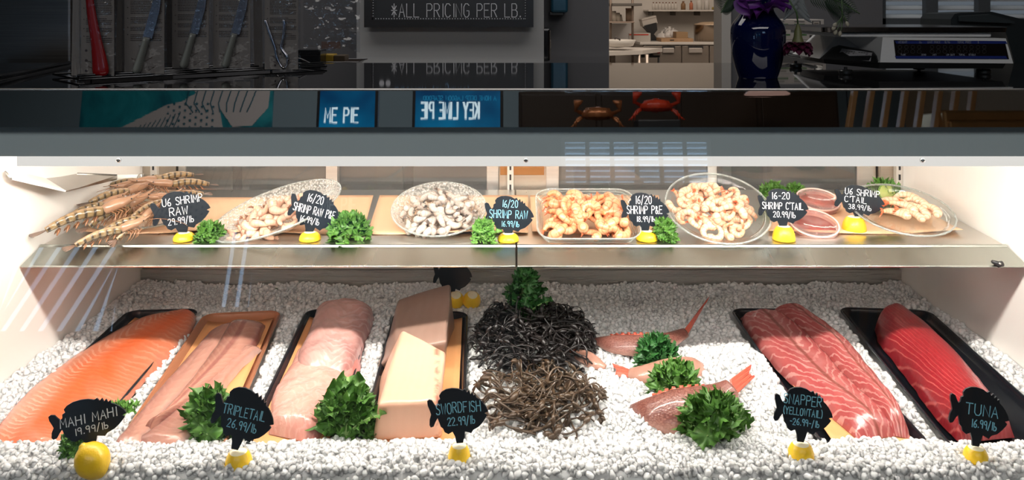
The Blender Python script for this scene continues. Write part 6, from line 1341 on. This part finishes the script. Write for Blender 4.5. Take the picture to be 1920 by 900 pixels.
# 6 sauce tubs
M_tub = clearglass('pink_plastic', (.95, .82, .80), refl=1.2, rough=.08, haze=.35, hcol=(.80, .42, .38)); M_sauce = plain('red_sauce', (.42, .05, .04), .25, nscale=30, namt=.3, coat=.3); M_lid = clearglass('tub_lid', (.96, .86, .84), refl=1.3, rough=.06, haze=.42, hcol=(.86, .58, .54), bumph=.2, bscale=40)
for (px, py, hw_, hh_, D, lab, dep) in ((1526, 418, 46, 26, 1.655, 'clear tub of red sauce with pinkish lid, front one of two', .042), (1534, 374, 40, 21, 1.80, 'clear tub of pale pink sauce with lid, behind the front tub', .035)):
    M, r = dishM(px, py, hw_, hh_, D); o = thing('sauce_tub', lab, 'tub', M=M @ T(0, 0, -.002), group='sauce tubs on the shelf')
    MB().lathe([(.0005, -dep), (r*.80, -dep), (r*.82, -dep+.003), (r*.94, -.004), (r*.92, -.004), (r*.80, -dep+.004), (.0005, -dep+.003)], 40).build('tub_body', M_tub, o)
    MB().lathe([(.0005, -dep+.0035), (r*.78, -dep+.0035), (r*.90, -.010), (.0005, -.009)], 36).build('sauce', M_sauce if py > 400 else plain('pink_sauce', (.72, .22, .18), .3, nscale=40, namt=.4), o)
    MB().lathe([(r*.94, -.006), (r, -.005), (r*1.01, .0), (r*.98, .0022), (r*.86, .0022), (r*.84, -.001), (.0005, -.001)], 44).build('tub_lid', M_lid, o)
    MB().tube([(r*.97*math.cos(2*PI*k/40), r*.97*math.sin(2*PI*k/40), .0022) for k in range(41)], .0018, 6, cap=False).build('lid_rim', plain('lid_rim_pink', (.85, .58, .52), .3), o)
# ================================================================ tiger prawns
t = NT('tiger_prawn_shell'); u, v, uv = t.uv(); nz = t.noise(30, t.obj(), 3); bands = t.math('SINE', t.math('MULTIPLY', u, 40)); c_ = t.mix(nz, (.17, .115, .05), (.30, .20, .10)); c_ = t.mix(t.math('MULTIPLY', t.ramp(bands, [(.35, 0.0), (.75, 1.0)]), .92), c_, (.035, .025, .018)); c_ = t.mix(t.ramp(v, [(.80, 0.0), (1.0, .7)]), c_, (.46, .30, .18))
t.bsdf(c_, .22, 0, t.bump(bands, .5, .0015), coat=.4); M_tiger = t.m
M_head = plain('prawn_head', (.36, .20, .12), .3, nscale=35, namt=.35, coat=.3); M_leg = plain('prawn_legs', (.30, .14, .07), .35, nscale=60, namt=.3); M_ptail = plain('prawn_tail', (.14, .085, .06), .3, nscale=60, namt=.6, coat=.3)
def prawn(seed=0):
    rnd = random.Random(seed); o = thing('tiger_prawn', 'x', 'prawn'); body = MB(); n = 40; pts = []; rs = []; bend = rnd.uniform(.0, .02)
    for i in range(n):
        u = i/(n-1); x = .028+u*.125; pts.append(Vector((x, 0, .012+.010*math.sin(PI*u)))); seg_ = (u*6.2) % 1; rs.append((.0042+.0062*math.sin(PI*(.12+u*.50)))*(1.0+.07*(seg_-.5)))
    body.tube(pts, rs, 14, flat=1.12); body.build('shell', M_tiger, o)
    hd = MB(); hd.tube([(.150, 0, .013), (.158, 0, .015), (.175, 0, .017), (.195, 0, .017), (.212, 0, .019), (.228, 0, .023), (.24, 0, .027)], [.0098, .0115, .0125, .011, .0075, .0028, .0006], 14, flat=1.1); hd.build('head', M_head, o)
    ey = MB()
    for s in (-1, 1): ey.lathe([(.0004, -.0025), (.0022, 0), (.0004, .0025)], 8, M=T(.214, s*.009, .021))
    ey.build('eyes', M_black, o)
    tf = MB()
    for k in (-1, -.5, 0, .5, 1):
        d = Vector((-1, k*.45, -.06)).normalized(); a_ = d.cross(Vector((0, 0, 1))).normalized()
        tf.loft([[Vector((.030, 0, .012))+d*L_+a_*w_*sx+Vector((0, 0, .0009*sy)) for sx, sy in ((1, 0), (0, 1), (-1, 0), (0, -1))] for L_, w_ in ((0, .003), (.012, .005), (.024, .0055), (.033, .003), (.036, .0008))])
    tf.build('tail_fan', M_ptail, o)
    lg = MB()
    for i in range(5):
        for s in (-1, 1):
            x = .165+i*.008; lg.tube([(x, s*.006, .006), (x+.006, s*.018, .002), (x-.006+rnd.uniform(-.01, .01), s*.026, -.010), (x-.016, s*.022, -.022)], [.0016, .0013, .001, .0004], 5)
    for i in range(5):
        for s in (-1, 1):
            x = .055+i*.02; lg.loft([[Vector((x-.010*u, s*(.004+.005*u), .006-.012*u))+Vector((.004*math.sin(PI*(.2+.7*u))*a, 0, .0006*b)) for a, b in ((1, 0), (0, 1), (-1, 0), (0, -1))] for u in (0, .5, 1)])
    lg.build('legs', M_leg, o)
    an = MB()
    for s in (-1, 1):
        p = Vector((.226, s*.004, .018)); q = [p]; a = rnd.uniform(-.3, .3)
        for i in range(14): a += rnd.uniform(.0, .22)*s; p = p+Vector((math.cos(a)*.009, math.sin(a)*.009, -.0012+rnd.uniform(-.001, .001))); q.append(p)
        an.tube(q, [.0009-.0004*i/15 for i in range(15)], 4)
    an.build('antennae', M_leg, o); return o
PRW = [ # tail px,py,D  head px,py,D, label suffix, roll
 ((62, 450, 1.52), (268, 380, 1.66), 'longest striped raw tiger prawn at the lower left, tail pointing at the left wall', 0),
 ((122, 474, 1.49), (285, 418, 1.60), 'striped raw tiger prawn nearest the glass, tail hanging over the shelf rail', 10),
 ((108, 424, 1.62), (245, 372, 1.74), 'striped raw tiger prawn just above the longest one, tail at the left', -10),
 ((150, 440, 1.58), (292, 368, 1.72), None, 5), ((175, 448, 1.56), (322, 400, 1.66), None, -15), ((150, 392, 1.68), (290, 352, 1.82), None, 8),
 ((205, 462, 1.54), (300, 385, 1.66), None, 40), ((406, 352, 1.84), (270, 352, 1.76), 'pale tiger prawn with its tail reaching furthest right above the U6 SHRIMP RAW sign', 0),
 ((378, 332, 1.90), (240, 352, 1.80), None, 0), ((338, 336, 1.88), (205, 362, 1.78), None, 10), ((395, 368, 1.78), (262, 380, 1.70), None, -10), ((190, 355, 1.84), (320, 345, 1.86), None, 0), ((235, 420, 1.62), (345, 365, 1.74), None, 0), ((165, 415, 1.68), (300, 395, 1.72), None, 0)]
P0 = prawn(1)
for i, (a, b, lab, roll) in enumerate(PRW):
    o = P0 if i == 0 else copy_tree(P0); A_, B_ = W(*a), W(*b); d = B_-A_; s = d.length/.24; X = d.normalized(); Y = Vector((0, 0, 1)).cross(X).normalized(); Z = X.cross(Y)
    Mx = Matrix((X, Y, Z)).transposed().to_4x4(); o.matrix_world = T(*A_) @ Mx @ R(roll, 'X') @ Matrix.Scale(s, 4); tag(o, lab or 'striped raw tiger prawn lying within the middle of the heap', 'prawn', 'whole tiger prawns heaped at the left end')
pf = thing('glass_platter', 'shallow clear glass platter under the tiger prawn heap at the left end', 'plate', M=T(-.80, 1.74, deckz(1.74)+.002) @ R(4, 'X')); MB().lathe([(.0005, 0), (.07, 0), (.11, .008), (.118, .014), (.116, .016), (.108, .011), (.07, .003), (.0005, .003)], 56).build('dish_body', M_clr, pf); MB().tube([(.117*math.cos(2*PI*k/56), .117*math.sin(2*PI*k/56), .015) for k in range(57)], .0018, 6, cap=False).build('dish_rim', M_rimg, pf)
